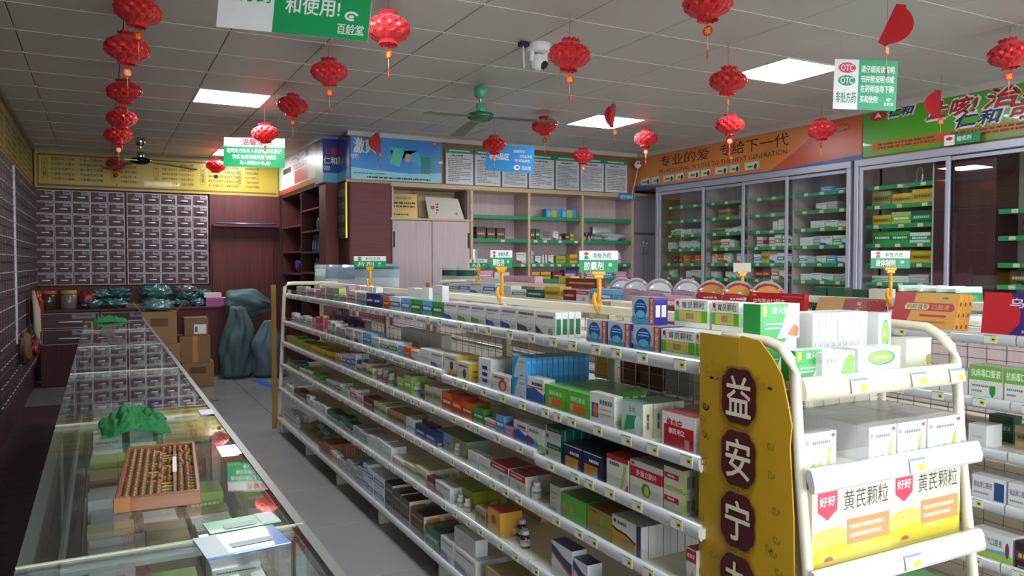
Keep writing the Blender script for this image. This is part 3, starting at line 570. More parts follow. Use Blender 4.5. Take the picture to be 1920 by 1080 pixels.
LAN = [((.196, 4.67, 2.857), 'LM', 0, 'large red paper lantern cut by the top edge, left of the green sign'), ((.15, 4.992, 2.728), 'LM', 1, 'red paper lantern, topmost whole one of the left hanging column'),
 ((.17, 6.407, 2.759), 'LM', 2, 'red paper lantern, second whole one down the left hanging column'), ((.173, 7.397, 2.727), 'LM', 3, 'red paper lantern, third down the left column, overlapping the next'), ((.159, 8.023, 2.677), 'LM', 4, 'red paper lantern, fourth down the left column above small one'),
 ((.19, 11.0, 2.745), 'LM', 5, 'small dark red lantern against yellow banner beside the chrome fan'), ((1.418, 4.134, 2.788), 'LM', 6, 'red paper lantern right of the big top left sign'), ((1.365, 5.188, 2.776), 'LM', 7, 'red paper lantern below the lower right of the top sign'),
 ((1.399, 6.474, 2.786), 'LM', 8, 'red paper lantern right of the left ceiling light'), ((1.349, 7.393, 2.692), 'LM', 9, 'red paper lantern just above the red headed hanging sign'), ((1.33, 10.68, 2.755), 'LM', 10, 'small pinkish lantern left of the red headed hanging sign'),
 ((2.70, 8.16, 2.81), 'LH', 2.9, 'half folded red lantern before the light blue advertisement'), ((2.645, 2.947, 2.775), 'LM', 12, 'large red lantern cut by top edge at centre right'), ((2.419, 3.856, 2.704), 'LM', 13, 'red paper lantern beside the white security camera'),
 ((3.663, 3.882, 2.697), 'LM', 14, 'red paper lantern touching the left tip of right ceiling light'), ((4.726, 4.984, 2.672), 'LM', 15, 'red paper lantern hanging below the one by right ceiling light'), ((3.775, 6.464, 2.815), 'LM', 16, 'red paper lantern left of the middle ceiling light'),
 ((3.50, 6.99, 2.683), 'LM', 17, 'red paper lantern overlapping the blue hanging sign'), ((4.958, 7.606, 2.74), 'LM', 18, 'red paper lantern in front of the white wall notices'), ((5.072, 6.578, 2.806), 'LM', 19, 'red lantern right below the middle ceiling light'),
 ((4.05, 5.7, 2.80), 'LH', 3.3, 'half folded red lantern before the middle ceiling light'), ((3.55, 2.63, 2.72), 'LH', -.9, 'flat folded red half moon lantern above the white green sign'), ((4.934, 2.811, 2.78), 'LM', 22, 'red paper lantern cut by the right edge'),
 ((5.70, 3.75, 2.72), 'LF', 2.6, 'folded red lantern in front of the green banner'), ((5.60, 4.78, 2.67), 'LM', 24, 'red lantern against orange banner left of the green one'), ((5.95, 6.25, 2.76), 'LF', 3.5, 'narrow folded red lantern before the orange slogan')]
for k, (c, kind, rot, lab) in enumerate(LAN):
    tw = .235 if c[2] > 2.5 else .2
    t = thing('paper_lantern', lab, 'lantern', c, 0, 'red paper lanterns hung from the ceiling'); sc = 1.0
    o = obj('globe', {'LM': LM, 'LH': LH, 'LF': LF}[kind], t, (0, 0, 0), rot if kind != 'LM' else rot*.7)
    o.rotation_euler = (.08*math.sin(k*2.1), .1*math.cos(k*1.7), o.rotation_euler.z)
    if k == 21: o.rotation_euler = (0, .42, -1.0)
    obj('tassel', TAS, t, (0, 0, -.16)); obj('medallion', MED, t, (0, -.001, -.137), -.45+.8*math.sin(k*1.9))
    MB().tube([(0, 0, -.165), (0, 0, CZ-c[2])], .0011, M('5a3a34', .6), 5).build('thread', t)

# ================================================================ hanging signs
def logo(p, ax, u, v, s, m):
    p.text(*ax, '百龄堂', u-s*.5, v-s*.42, u+s*.5, v-s*.08, m, .0012, .01)
    n = 20; pts = [(u+s*.26*math.cos(PI*k/n*1.6+.2), v+s*.22+s*.18*math.sin(PI*k/n*1.6+.2)) for k in range(n+1)]; pi_ = [(u+s*.17*math.cos(PI*k/n*1.6+.2), v+s*.22+s*.1*math.sin(PI*k/n*1.6+.2)) for k in range(n+1)]
    for k in range(n): p.poly(*ax, [pts[k], pts[k+1], pi_[k+1], pi_[k]], m, .0012)
    p.oval(*ax, u, v+s*.2, s*.1, s*.06, m, .0012)
def hang(name, label, P0, P1, H, base, strings=(.1, .9)):
    """hanging board from lower-left P0 to lower-right P1"""
    P0, P1 = Vector(P0), Vector(P1); U = P1-P0; W = U.length; U.normalize(); N = Vector((U.y, -U.x, 0)); V = N.cross(U)*-1
    if V.z < 0: V = -V
    t = thing(name, label, 'hanging sign', P0); m = MB(); d = -N*.004
    v = [Vector((0, 0, 0)), U*W, U*W+V*H, V*H]; v += [q+d for q in v]
    m.add(v, [(0, 1, 2, 3), (5, 4, 7, 6), (4, 0, 3, 7), (1, 5, 6, 2), (3, 2, 6, 7), (4, 5, 1, 0)], base); m.build('panel', t)
    for s in strings:
        q = U*W*s+V*H; MB().tube([q, Vector((q.x, q.y, CZ-P0.z))], .0006, M('8a8a8a', .5), 5).build('string', t)
    return t, MB(), ((0, 0, 0), U, V, N), W
SW = M('e4e6e6', .4)
t, p, ax, W = hang('prescription_sign', 'large green and white prescription sign cut by top edge', (.434, 3.429, 2.475), (.975, 3.10, 2.405), .40, SW)
p.patch(*ax, W*.37, 0, W, .40, GREEN); p.text(*ax, '处方药', .02, .115, W*.35, .19, GREEN, bold=.01); p.text(*ax, '凭医师处方', W*.42, .29, W*.95, .36, WHITE, bold=.02); p.text(*ax, '销售、购买', W*.44, .19, W*.95, .265, WHITE, bold=.02); p.text(*ax, '和使用!', W*.445, .085, W*.8, .155, WHITE, bold=.02); logo(p, ax, W*.88, .07, .11, WHITE); p.patch(*ax, W*.8, .02, W*.97, .023, WHITE, .0012); p.oval(*ax, .12, .3, .09, .045, M('cf2a45', .4)); p.text(*ax, 'RX', .08, .28, .16, .32, WHITE, .0016); p.build('lettering', t)
t, p, ax, W = hang('otc_sign', 'white and green sign with red and green ovals at right', (4.128, 3.437, 2.482), (4.482, 3.25, 2.468), .315, SW)
W_ = W*.385; p.patch(*ax, W_, 0, W, .315, M('12a06a', .45))
for v, c in ((.262, 'd4304e'), (.182, '159368')): p.oval(*ax, W_*.52, v, W_*.36, .033, M(c, .4), .0008, 24); p.text(*ax, 'OTC', W_*.26, v-.02, W_*.78, v+.02, WHITE, .0014, .02)
p.text(*ax, '非处方药', W_*.1, .04, W_*.92, .11, M('1a7a50', .4), bold=.01)
for k, s in enumerate(('请仔细阅读说明', '书并按说明书或', '在药师指导下购')): p.text(*ax, s, W_+.015, .235-k*.062, W-.02, .28-k*.062, WHITE, bold=.02)
p.text(*ax, '买和使用!', W_+.015, .045, W_+.13, .09, WHITE, bold=.02); logo(p, ax, W*.88, .055, .06, WHITE); p.build('lettering', t)
t, p, ax, W = hang('reminder_sign', 'white and green hanging sign with a red heading', (1.082, 8.129, 2.455), (1.613, 7.847, 2.439), .288, SW)
p.patch(*ax, 0, 0, W, .198, M('12a062', .45)); p.text(*ax, '温馨提示', W*.3, .215, W*.78, .275, M('c72a48', .4), bold=.02)
for k, (s, a, b) in enumerate((('请凭处方和本人身份证实名登记', .05, .95), ('购买含麻黄碱类复方制剂', .15, .86), ('每人限购2小包(盒)', .27, .77))): p.text(*ax, s, W*a, .138-k*.06, W*b, .182-k*.06, WHITE, bold=.02)
p.build('lettering', t)
t, p, ax, W = hang('zone_sign', 'sky blue hanging sign half behind a red lantern', (3.605, 7.41, 2.483), (4.047, 7.175, 2.449), .278, M('2f95dd', .4))
p.text(*ax, '非药品区', .03, .12, .24, .19, WHITE, bold=.03); p.text(*ax, '温馨提示:', .28, .205, .41, .235, WHITE, bold=.01); p.text(*ax, '本药品不得', .35, .155, .48, .185, WHITE, bold=.01); p.text(*ax, '替代药品使用。', .30, .11, .47, .14, WHITE, bold=.01); p.text(*ax, '百龄堂', .38, .03, .48, .07, WHITE, bold=.01); p.oval(*ax, .33, .05, .035, .028, WHITE); p.oval(*ax, .335, .052, .015, .012, M('c03a50', .4), .0014); p.build('lettering', t)
# ================================================================ gondola shelving
LIPM = M('c6c9cb', .22, 0, .03, 8, coat=.5); WIRE = M('8a8478', .4, .4, 0); YEL = M('c8981a', .55, 0, .1, 6)
ZL = [1.237, 1.0, .816, .624, .413, .15]; HW = [.305, .335, .345, .355, .375, .39]
LIP = [(0, .0), (-.007, -.002), (-.013, -.012), (-.013, -.03), (-.006, -.043), (0, -.045)]
PT = MB().box(-.0012, 0, 0, .05, -.036, -.006, M('d6d9d2', .4)).box(-.0016, -.0012, .004, .024, -.03, -.014, M('d8c832', .45)).box(-.002, -.0016, .009, .019, -.025, -.019, INK).box(-.0015, -.0012, .0, .05, -.009, -.006, M('4aa88a', .4)).mesh('price_tag')
def gondola(name, label, xc, y0, n, L, lower, tags, guard, wires=True):
    t = thing(name, label, 'shelving', (xc, y0, 0)); YE = n*L
    def zk(k, u): return ZL[k]-lower.get((k, u), 0)
    for u in range(n+1):
        MB().bbox(-.015, .015, u*L-.02, u*L+.02, 0, 1.30, CREAM, .003).build('upright', t)
        for s in (-1, 1):
            MB().box(min(s*.02, s*.36), max(s*.02, s*.36), u*L-.012, u*L+.012, .0, .1, CREAM).build('foot', t)
    MB().bbox(-.012, .012, -.02, YE+.02, 1.298, 1.333, CREAM, .004).build('top_rail', t)
    wp = MB()
    k = 0
    while .2+k*.045 < 1.29: wp.box(-.0012, .0012, .02, L-.02, .2+k*.045-.0012, .2+k*.045+.0012, WIRE); k += 1
    for k in range(11): y = .05+k*(L-.1)/10; wp.box(.0012, .0036, y-.0012, y+.0012, .18, 1.295, WIRE)
    wm = wp.mesh('wire_panel')
    for u in range(n):
        if wires: obj('wire_panel', wm, t, (0, u*L, 0))
        for s in (-1, 1):
            for k in range(6):
                z = zk(k, u); w_ = HW[k]; yl = y_at(1310, xc-w_-.013, z)-y0 if y0 > 1 else -1
                b = MB(); x0, x1 = sorted((s*.012, s*w_)); ys = u*L+.003 if u or s > 0 else max(.003, yl); b.box(x0, x1, ys, (u+1)*L-.003, z-.04, z-.012, CREAM)
                o = b.build('shelf', t)
                if s < 0 or k < 3:
                    q = MB(); q.prism([(s*(w_-a), z+c) for a, c in LIP][::-s], 1, (u*L+.003 if u or s > 0 or yl < 0 else max(.003, yl)), (u+1)*L-.003, LIPM, True); q.build('price_rail', o)
                if s < 0 and guard: MB().box(-w_+.004, -w_+.0052, ys+.001, (u+1)*L-.004, z-.012, z+.032, CLEAR).build('guard', o)
                if s < 0:
                    g = random.Random(u*17+k*3); y = max(.04, ys-u*L+.01)+g.random()*.05
                    while y < L-.07 and k < 5 and tags(u, k):
                        obj('price_tag', PT, o, (-w_-.0132, u*L+y, z)); y += g.uniform(.085, .2)
    # far end frame
    for y in (YE+.03,):
        m = MB(); pts = [(-.385, y, 0), (-.365, y, .4), (-.345, y, .8), (-.325, y, 1.2), (-.318, y, 1.29), (-.29, y, 1.318), (-.24, y, 1.322), (0, y, 1.322), (.24, y, 1.322), (.29, y, 1.318), (.318, y, 1.29), (.325, y, 1.2), (.385, y, 0)]
        m.tube(pts, .016, CREAM, 8).build('end_frame', t)
        MB().bbox(-.435, -.39, y+.018, y+.024, .03, 1.31, M('8f6d1c', .6, 0, .2, 8), .002).build('end_board', t)
    return t
g1 = gondola('gondola_shelf', 'long cream gondola rack facing the counter, filled with medicine', 1.755, 1.56, 6, .904, {(1, 0): .018, (1, 1): .018, (2, 0): .015}, lambda u, k: u < 4 or (u + k) % 2, True)
g2 = gondola('gondola_shelf', 'second cream gondola rack standing behind the long rack', 3.255, .72, 7, .91, {}, lambda u, k: u < 3, False)
# ---------------------------------------------------------------- end cap
t = thing('end_display', 'bright white curved end display rack facing the shop door', 'shelving', (1.44, 1.54, 0))
for x, zx in ((.008, 0), (.626, .012)):
    m = MB(); m.tube([(x, -.36, 0), (x, -.335, .3), (x, -.29, .7), (x, -.255, 1.0), (x, -.243, 1.16), (x, -.236, 1.235), (x, -.222, 1.27), (x, -.195, 1.296), (x, -.15, 1.307+zx), (x, -.08, 1.309+zx), (x, .0, 1.31+zx)], .0135, CREAM, 10); m.build('side_frame', t)
    MB().tube([(x, -.01, 0), (x, -.01, 1.31)], .012, CREAM, 8).build('rear_post', t)
MB().bbox(.30, .335, -.012, .012, 0, 1.31, CREAM, .003).build('upright', t)
wp = MB()
for k in range(22): wp.box(.012, .618, -.011, -.009, .25+k*.05, .2522+k*.05, M('cfcabb', .4))
for k in range(9): wp.box(.05+k*.065, .0522+k*.065, -.013, -.011, .24, 1.32, M('cfcabb', .4))
wp.build('wire_panel', t); MB().box(.335, .618, -.006, -.003, .2, 1.3, M('c9c4b5', .5)).build('back_panel', t)
EL = [(1.225, -.245), (1.02, -.292), (.785, -.305), (.53, -.325), (.22, -.345)]
for k, (z, yf) in enumerate(EL):
    x0, x1 = (-.005, .635) if k else (.02, .612)
    lm = M('d8cfae', .3, coat=.4) if k == 0 else M('dcdcda', .25, coat=.5)
    o = MB().box(.02, .612, yf+.004, -.014, z-.03, z-.012, CREAM).build('shelf', t)
    q = MB(); q.prism([(yf+.006, z+.004), (yf-.006, z+.002), (yf-.012, z-.01), (yf-.018, z-.034), (yf-.016, z-.05), (yf-.004, z-.05), (yf+.006, z-.02)], 0, x0, x1, lm, True); q.build('price_rail', o)
    MB().box(.022, .61, yf+.006, yf+.0072, z-.01, z+.034, CLEAR).build('guard', o)
    for q, xx in enumerate(((.17, .4, .56), (.33,), (.3,), (.2,), (.3,))[k]):
        MB().box(xx, xx+.062, -.0014, 0, -.036, .0, M('c9cfc9', .4)).box(xx+.03, xx+.056, -.002, -.0014, -.032, -.016, M('d2c83a', .45)).box(xx+.002, xx+.06, -.0018, -.0014, -.005, 0, M('6a8fb0', .4)).build('price_tag', o, (0, yf-.0165, z-.008)).rotation_euler.x = -.17
# yellow cardboard side panel
t = thing('cardboard_display', 'torn yellow cardboard panel with four maroon character medallions', 'display panel', (1.425, 1.606, 0))
CB = M('b98f14', .5, 0, .12, 5); MAR = M('4a0f14', .5); PALE = M('d9d2b8', .5)
out = [(0, .02), (.345, .02), (.345, .55), (.338, .9), (.325, 1.07), (.33, 1.12), (.318, 1.17), (.30, 1.235), (.27, 1.275), (.235, 1.31), (.18, 1.318), (.165, 1.312), (0, 1.314)]
m = MB()
def fold(u): return -.012*(1-abs(u-.158)/.17)
cols = [0, .085, .165, .175, .25, .345]
v = []; f = []
n = len(out); cen = []
# the sheet: two flaps either side of the crease, 4 mm thick
L_ = [(0.0, .02), (.156, .02), (.156, 1.312), (0.0, 1.314)]; R_ = [(.16, .02)]+[(u-.014, z) for u, z in out[1:11]]+[(.16, 1.316)]
for P_ in (L_, R_):
    a = [(fold(u), -u, z) for u, z in P_]; b = [(x+.004, y, z) for x, y, z in a]; k = len(P_)
    m.add(a+b, [tuple(range(k)), tuple(reversed(range(k, 2*k)))]+[(i, i+k, (i+1) % k+k, (i+1) % k) for i in range(k)], CB)
m.build('sheet', t)
p = MB(); ax = ((-.0135, 0, 0), Vector((0, -1, 0)), ZA, (-1, 0, 0))
for k, ch in enumerate('益安宁丸'):
    v0 = 1.165-k*.158; pts = []
    for q in range(40):
        a = 2*PI*q/40; r = 1+.10*abs(math.cos(2*a))**.6*math.cos(4*a+PI)+.03; pts.append((.158+.062*r*math.cos(a), v0+.074*r*math.sin(a)))
    p.poly(*ax, [(.158+(u-.158)*1.08, v0+(v-v0)*1.08) for u, v in pts], M('8a6a1a', .5), .0006); p.poly(*ax, pts, MAR, .0012)
    p.text(*ax, ch, .116, v0-.05, .2, v0+.05, PALE, .002, .015)
p.text(*ax, '中', .143, .535, .173, .575, MAR, .001, .02)
g = random.Random(2)
for k in range(26):
    u, v = g.choice((g.uniform(.02, .07), g.uniform(.245, .295))), g.uniform(.5, 1.12)
    pts = [(u+.014*math.cos(q*.5)*(q/12), v+.02*math.sin(q*.5)*(q/12)+q*.001) for q in range(13)]
    for q in range(12): p.patch(*ax, min(pts[q][0], pts[q+1][0])-.0008, min(pts[q][1], pts[q+1][1])-.0008, max(pts[q][0], pts[q+1][0])+.0008, max(pts[q][1], pts[q+1][1])+.0008, M('9a7a10', .6), .0004-.0001*fold(u)*0)
for u, v in ((.04+.02*(k % 12), 1.19+.02*(k//12)+.012*math.sin(k*1.3)) for k in range(30)):
    if u < .31: p.oval(*ax, u, v, .008, .005, M('a5820f', .6), .0003, 8)
p.build('lettering', t)
# ---------------------------------------------------------------- clip-on category signs
CY = M('e0a012', .35, coat=.4)
def clip_sign(label, px, xr, zr, wpx, hpx, rise_px, head, text, back=False, zc_off=0):
    y = y_at(px, xr, zr); zc = xr*math.sin(YAW)+y*math.cos(YAW); s = zc/FOC; W, H, Rz = wpx*s, hpx*s, rise_px*s
    t = thing('clip_sign', label, 'clip sign', (xr, y, zr), -YAW, 'yellow clip signs on the rack rails')
    m = MB(); m.tube([(0, 0, -.01), (.004, 0, Rz*.5), (.002, 0, Rz-.005)], .009, CY, 8); m.build('stem', t)
    MB().bbox(-.02, .02, -.012, .012, Rz-.018, Rz+.002, CY, .004).bbox(-.028, .028, -.008, .008, Rz-.004, Rz+.012, CY, .003).build('holder', t)
    m = MB(); m.tube([(-.012, -.008, .05), (-.02, -.012, .02), (-.006, -.014, -.015), (.004, -.014, -.035)], [.006, .01, .011, .008], CY, 8); m.tube([(.004, .01, .03), (.008, .016, .0), (.004, .016, -.035)], [.006, .011, .008], CY, 8); m.lathe([(.012, -.006), (.012, .006)], CY, 12, (0, 0, 0)); m.build('clamp', t)
    m = MB(); m.box(-W/2, W/2, -.003, 0, Rz+.006, Rz+.006+H, M('b9b6ac', .5) if back else SW); m.build('board', t)
    if not back:
        p = MB(); ax = ((-W/2, -.003, Rz+.006), XA, ZA, (0, -1, 0)); p.patch(*ax, 0, 0, W, H*.58, M('0f8f58', .45)); p.text(*ax, head, W*.36, H*.66, W*.82, H*.9, M('2e6b50', .5), bold=.01); p.oval(*ax, W*.18, H*.86, W*.06, H*.085, M('c8304a', .4)); p.oval(*ax, W*.18, H*.68, W*.06, H*.085, M('178a5c', .4))
        p.text(*ax, text, W*.12, H*.12, W*.62, H*.5, WHITE, bold=.02); p.oval(*ax, W*.8, H*.36, W*.05, H*.09, M('9fd8bc', .4)); p.patch(*ax, W*.73, H*.14, W*.88, H*.18, M('9fd8bc', .4)); p.build('lettering', t)
RZ = 1.333
clip_sign('green and white clip sign for tablets at far end of long rack', 694, 1.755, RZ, 60, 21, 33, '非处方药', '片剂')
clip_sign('green and white clip sign for granules above middle of long rack', 940, 1.755, RZ, 41, 33, 52, '非处方药', '颗粒剂')
clip_sign('large green and white clip sign for capsules on long rack', 1122, 1.755, RZ, 72, 41, 58, '非处方药', '胶囊剂')
clip_sign('small green clip sign at the far end of second rack', 897, 3.255, RZ, 33, 17, 22, '非处方药', 'AB')
clip_sign('blank grey back of a clip sign over red bowls', 1391, 3.255, RZ, 33, 17, 36, '', '', True)
clip_sign('green and white clip sign for liquids on the second rack', 1668, 3.255, RZ, 73, 33, 55, '非处方药', '液体制剂')
# ================================================================ products
STY = {}
def sty(k, base, desc, front=(), right=(), top=None, rb=None): STY[k] = (base, desc, front, right, top, rb)
CM = {}
def cm(h): return M(h, .38, 0, .03, 9, coat=.25)
def carton_mesh(k, w_, d, h):
    key = (k, round(w_, 3), round(d, 3), round(h, 3))
    if key in CM: return CM[key]
    base, desc, front, right, top, rb = STY[k]; w_, d, h = key[1:]
    m = MB(); b = cm(base); x = w_/2; v = [(-x, 0, 0), (x, 0, 0), (x, d, 0), (-x, d, 0), (-x, 0, h), (x, 0, h), (x, d, h), (-x, d, h)]
    m.add(v, [(0, 1, 5, 4), (2, 3, 7, 6), (3, 0, 4, 7), (0, 3, 2, 1)], b); m.add(v, [(4, 5, 6, 7)], cm(top) if top else b); m.add(v, [(1, 2, 6, 5)], cm(rb) if rb else b)
    m.add([(-x+.006, d*.5-.0004, h+.0003), (x-.006, d*.5-.0004, h+.0003), (x-.006, d*.5+.0004, h+.0003), (-x+.006, d*.5+.0004, h+.0003)], [(0, 1, 2, 3)], M('77746e', .7))
    for pts, ax, W, H in ((front, ((-x, 0, 0), XA, ZA, (0, -1, 0)), w_, h), (right, ((x, 0, 0), YA, ZA, (1, 0, 0)), d, h)):
        for n, q in enumerate(pts):
            lf = .0003+n*.00006
            if q[0] == 'r': m.patch(*ax, q[1]*W, q[2]*H, q[3]*W, q[4]*H, cm(q[5]), lf)
            elif q[0] == 'o': m.oval(*ax, q[1]*W, q[2]*H, q[3]*W, q[4]*H, cm(q[5]), lf, 20)
            elif q[0] == 'p': m.poly(*ax, [(a*W, c*H) for a, c in q[1]], cm(q[2]), lf)
            elif q[0] == 'd':
                g = random.Random(int(q[2]*97)); u = q[1]*W; s = H*(q[4]-q[2])
                while u < q[3]*W-s*.4: e = min(u+s*g.choice((.7, .8, .6)), q[3]*W); m.patch(*ax, u, q[2]*H, e, q[4]*H, cm(q[5]), lf); u = e+s*.25
            elif q[0] == 't': m.text(*ax, q[1], q[2]*W, q[3]*H, q[4]*W, q[5]*H, cm(q[6]), lf, q[7] if len(q) > 7 else 0)
    CM[key] = m.mesh('medicine_box'); return CM[key]
def carton(k, w_, d, h, loc, rz, label, group=None, name='medicine_box', tilt=0):
    o = obj(name, carton_mesh(k, w_, d, h), None, loc, rz)
    if tilt: o.rotation_euler = (tilt, 0, rz)
    return tag(o, label, 'medicine box', group)
K = '2b2b2b'; Wt = 'e8e8e5'
sty('wl', 'e6e7e2', 'white and green stomach granule carton', [('r', 0, .2, 1, .62, '5cb52c'), ('r', .15, .22, .82, .6, 'cdb86a'), ('r', .36, .3, .6, .52, 'a8914c'), ('t', '胃灵颗粒', .24, .69, .92, .93, K), ('o', .1, .86, .05, .09, 'c9202c'), ('t', '仁和', .04, .67, .17, .78, K), ('d', .5, .955, .95, .975, '888888')], [('r', 0, .2, 1, .62, 'cfe3c0'), ('r', .1, .7, .4, .9, 'd0d0cc')])
sty('xs', 'b5c6cd', 'blue oval carton with orange strip', [('r', 0, 0, .78, .28, '4d9cbf'), ('o', .4, .55, .29, .37, '1a5ba6'), ('o', .4, .36, .2, .14, '6cc4e0'), ('d', .22, .72, .6, .76, 'b8dcf0'), ('d', .2, .62, .62, .66, 'b8dcf0'), ('r', .78, 0, 1, 1, 'c94f28'), ('t', '雪\n山\n胃\n宝\n胶\n囊', .83, .05, .97, .95, 'efe0d6', .01)], [('r', .12, .28, .45, .72, 'e6e6e6'), ('r', .55, .28, .88, .72, 'e6e6e6')], '8f9fb0', '3a2d8a')
def wh(k, acc, desc, tx='777777'): sty(k, 'd6d6d3', desc, [('d', .08, .78, .92, .88, tx), ('d', .08, .66, .6, .7, 'a5a5a5'), ('p', [(0, 0), (.75, 0), (.5, .3), (0, .38)], acc), ('r', .62, .1, .9, .3, 'b9bcae')], [('r', .1, .1, .3, .55, 'cfcfcb'), ('r', .4, .15, .85, .6, 'c6cfc6')], 'c9c9c6')
wh('wg', '7d8c3a', 'white carton with olive corner'); wh('wb', '33539c', 'white carton with blue corner'); wh('wd', '27523c', 'white carton with dark green corner', '444444'); wh('wr', 'b02c30', 'white carton with red corner'); wh('wo', 'c9762a', 'white carton with orange corner'); wh('wp', '5b3c86', 'white carton with purple corner'); wh('wt', '2f8a86', 'white carton with teal corner'); wh('wy', 'c9b22c', 'white carton with yellow corner')
sty('wge', 'dcdcd8', 'white carton with dark green bar ends', [('d', .1, .74, .9, .84, '555555'), ('p', [(0, 0), (.55, 0), (0, .42)], '1f5a3c'), ('o', .75, .22, .12, .14, 'a9b26a')], [('r', .12, .12, .88, .74, '1f6a44')], 'd3d3cf')
def bandy(k, base, band, desc, tx='e8e8e8', v0=.35, v1=.7, top=None, rb=None): sty(k, base, desc, [('r', 0, v0, 1, v1, band), ('d', .12, (v0+v1)/2-.08, .88, (v0+v1)/2+.08, tx), ('d', .1, .1, .6, .16, '8a8a85')], [('r', .1, v0, .9, v1, band), ('r', .25, .1, .75, .25, 'c9c9c4')], top, rb)
bandy('gg', '3f9a3f', '2a6f38', 'green carton'); bandy('gw', 'd4d8cf', '2c8a4a', 'white carton with green band'); bandy('bw', 'cfd6dc', '2f66b0', 'white carton with blue band'); bandy('rw', 'd9d5d0', 'bf2530', 'white carton with red band'); bandy('nv', '1f2a66', '2c3f90', 'navy blue carton'); bandy('og', 'd8641f', 'b83c16', 'orange carton', 'f0d9a0'); bandy('ro', 'c92f1e', 'd85a20', 'red and orange carton', 'f0c880'); bandy('pk', 'd99ab0', 'c66f92', 'pink carton'); bandy('mg', 'd9b51c', 'b5306e', 'yellow framed magenta carton', 'e0a0c0', .08, .92); bandy('ye', 'cfae2a', 'a8862a', 'yellow carton', '5a4a1a'); bandy('yg', '8f9f34', 'b3a832', 'olive yellow carton', '4a4a1a'); bandy('br', '5a3222', '7a4a2c', 'brown carton', 'd9b98a'); bandy('tn', '9a8a62', '7a6a48', 'tan carton', '4a3a24'); bandy('mr', '6b1d22', '8a2a2c', 'maroon carton', 'd9b070'); bandy('pu', '5c3a80', '8a68a8', 'purple carton', 'e0d8e8'); bandy('lg', 'a9bf6a', '7fae3a', 'pale green carton', 'f0f0e0'); bandy('gy', 'a6a8a8', '8b9096', 'grey carton', 'd0d0d0'); bandy('cr', 'c9c3a9', '9aa07a', 'cream carton', '5a5a48'); bandy('dg', '1e5440', '2c7a5a', 'dark green carton', 'b8d8c8'); bandy('lb', '6fa8cf', '3f80b8', 'light blue carton', 'f0f0f0'); bandy('bk', '2b2228', '4a3a40', 'black carton', 'c9a860')
sty('bb', '2a97d8', 'bright blue carton', [('p', [(.12, 0), (1, 0), (1, 1), (.45, 1), (.25, .55)], 'b9cbd8'), ('d', .5, .72, .92, .84, '7a98b4'), ('d', .5, .56, .9, .62, '90a8bc'), ('r', .55, .12, .8, .18, '3a5a9a')], [('r', .15, .72, .85, .86, '55b0e4'), ('r', .2, .1, .8, .2, '4aa8e0')], '2788c4', '2a97d8')
sty('bwr', 'd5d6d8', 'white and blue carton with red line', [('p', [(0, 0), (1, 0), (1, .42), (.4, .62), (0, .55)], '2a5cab'), ('r', 0, .62, 1, .66, 'c03a3a'), ('d', .3, .72, .95, .84, K)], [('r', 0, 0, 1, .5, '2a5cab')])
sty('gor', '55b32c', 'bright green carton with orange label', [('r', .18, .18, .84, .5, 'e0661e'), ('o', .26, .36, .08, .14, 'f0b060'), ('t', '清热消炎', .2, .6, .85, .8, 'dff0d0', .02), ('r', 0, 0, 1, .1, '3f8f28')], [('r', .2, .12, .8, .8, 'd8dcd0'), ('d', .25, .3, .75, .38, '555'+'555'), ('d', .25, .5, .75, .58, '555555')], '6fae60', '57b22f')
sty('wci', 'd9dad8', 'white carton with colourful eye emblem', [('r', .08, .22, .36, .68, '39539a'), ('o', .24, .44, .1, .2, 'd8742a'), ('d', .42, .68, .92, .82, '6a6a6a'), ('d', .42, .5, .9, .55, 'a8a8a8'), ('d', .42, .36, .9, .41, 'a8a8a8')], [('r', .15, .1, .8, .26, 'a8aaa8')])
sty('grw', 'b9c6bd', 'green and white carton with cream ends', [('p', [(.1, .1), (.8, .3), (.75, .62), (.25, .6)], '2b9468'), ('o', .78, .35, .16, .3, 'cfdcd4'), ('t', '三九', .35, .72, .65, .86, '2d5a48', .02)], [('t', '胃\n泰', .35, .25, .65, .7, '4a4a3a', .02)], '4f8f74', 'd8d8bc')
sty('rwt', 'dcd9d8', 'red and white carton with white lettering', [('r', .06, .05, .97, .66, 'b8182c'), ('t', '维血宁', .14, .56, .62, .84, 'b8182c', .03), ('t', '颗粒', .2, .42, .7, .58, 'eee8e4', .01), ('d', .7, .12, .9, .36, 'd88890')], [('r', .1, .1, .9, .6, 'c9c4c4')], 'a83a48')
sty('chk', 'c9c9c4', 'grey bird emblem carton with yellow end', [('r', 0, 0, 1, .16, 'c9b22a'), ('o', .62, .42, .13, .25, '3a2a34'), ('o', .7, .5, .06, .1, 'b04a3a'), ('d', .1, .75, .9, .86, '666666')], [('d', .3, .2, .7, .3, '5a4a1a'), ('d', .3, .5, .7, .6, '5a4a1a')], 'bdbdb6', 'd3b51c')
sty('wpu', 'd6d6d4', 'white carton with purple stripes', [('r', .3, .2, .72, .32, '33288a'), ('r', .3, .42, .72, .54, '33288a'), ('r', .3, .64, .72, .76, '33288a')], [('r', .15, .7, .85, .85, 'cacaca')])
sty('rwp', 'cfcac4', 'white carton with red figure emblem', [('o', .6, .45, .22, .32, 'b8323a'), ('o', .62, .42, .13, .2, 'd8b8a0'), ('d', .1, .78, .7, .88, '555555')], [('r', .2, .1, .8, .9, 'b03038')])
sty('lim', 'd2d5cc', 'white red lidded carton with lime stripe', [('r', 0, .86, 1, 1, 'b82430'), ('p', [(.6, 0), (.75, 0), (.95, .8), (.82, .8)], 'a9c23a'), ('p', [(.8, 0), (1, 0), (1, .3)], 'c02a34'), ('d', .15, .7, .6, .8, '4a6a4a')], (), 'b02430')
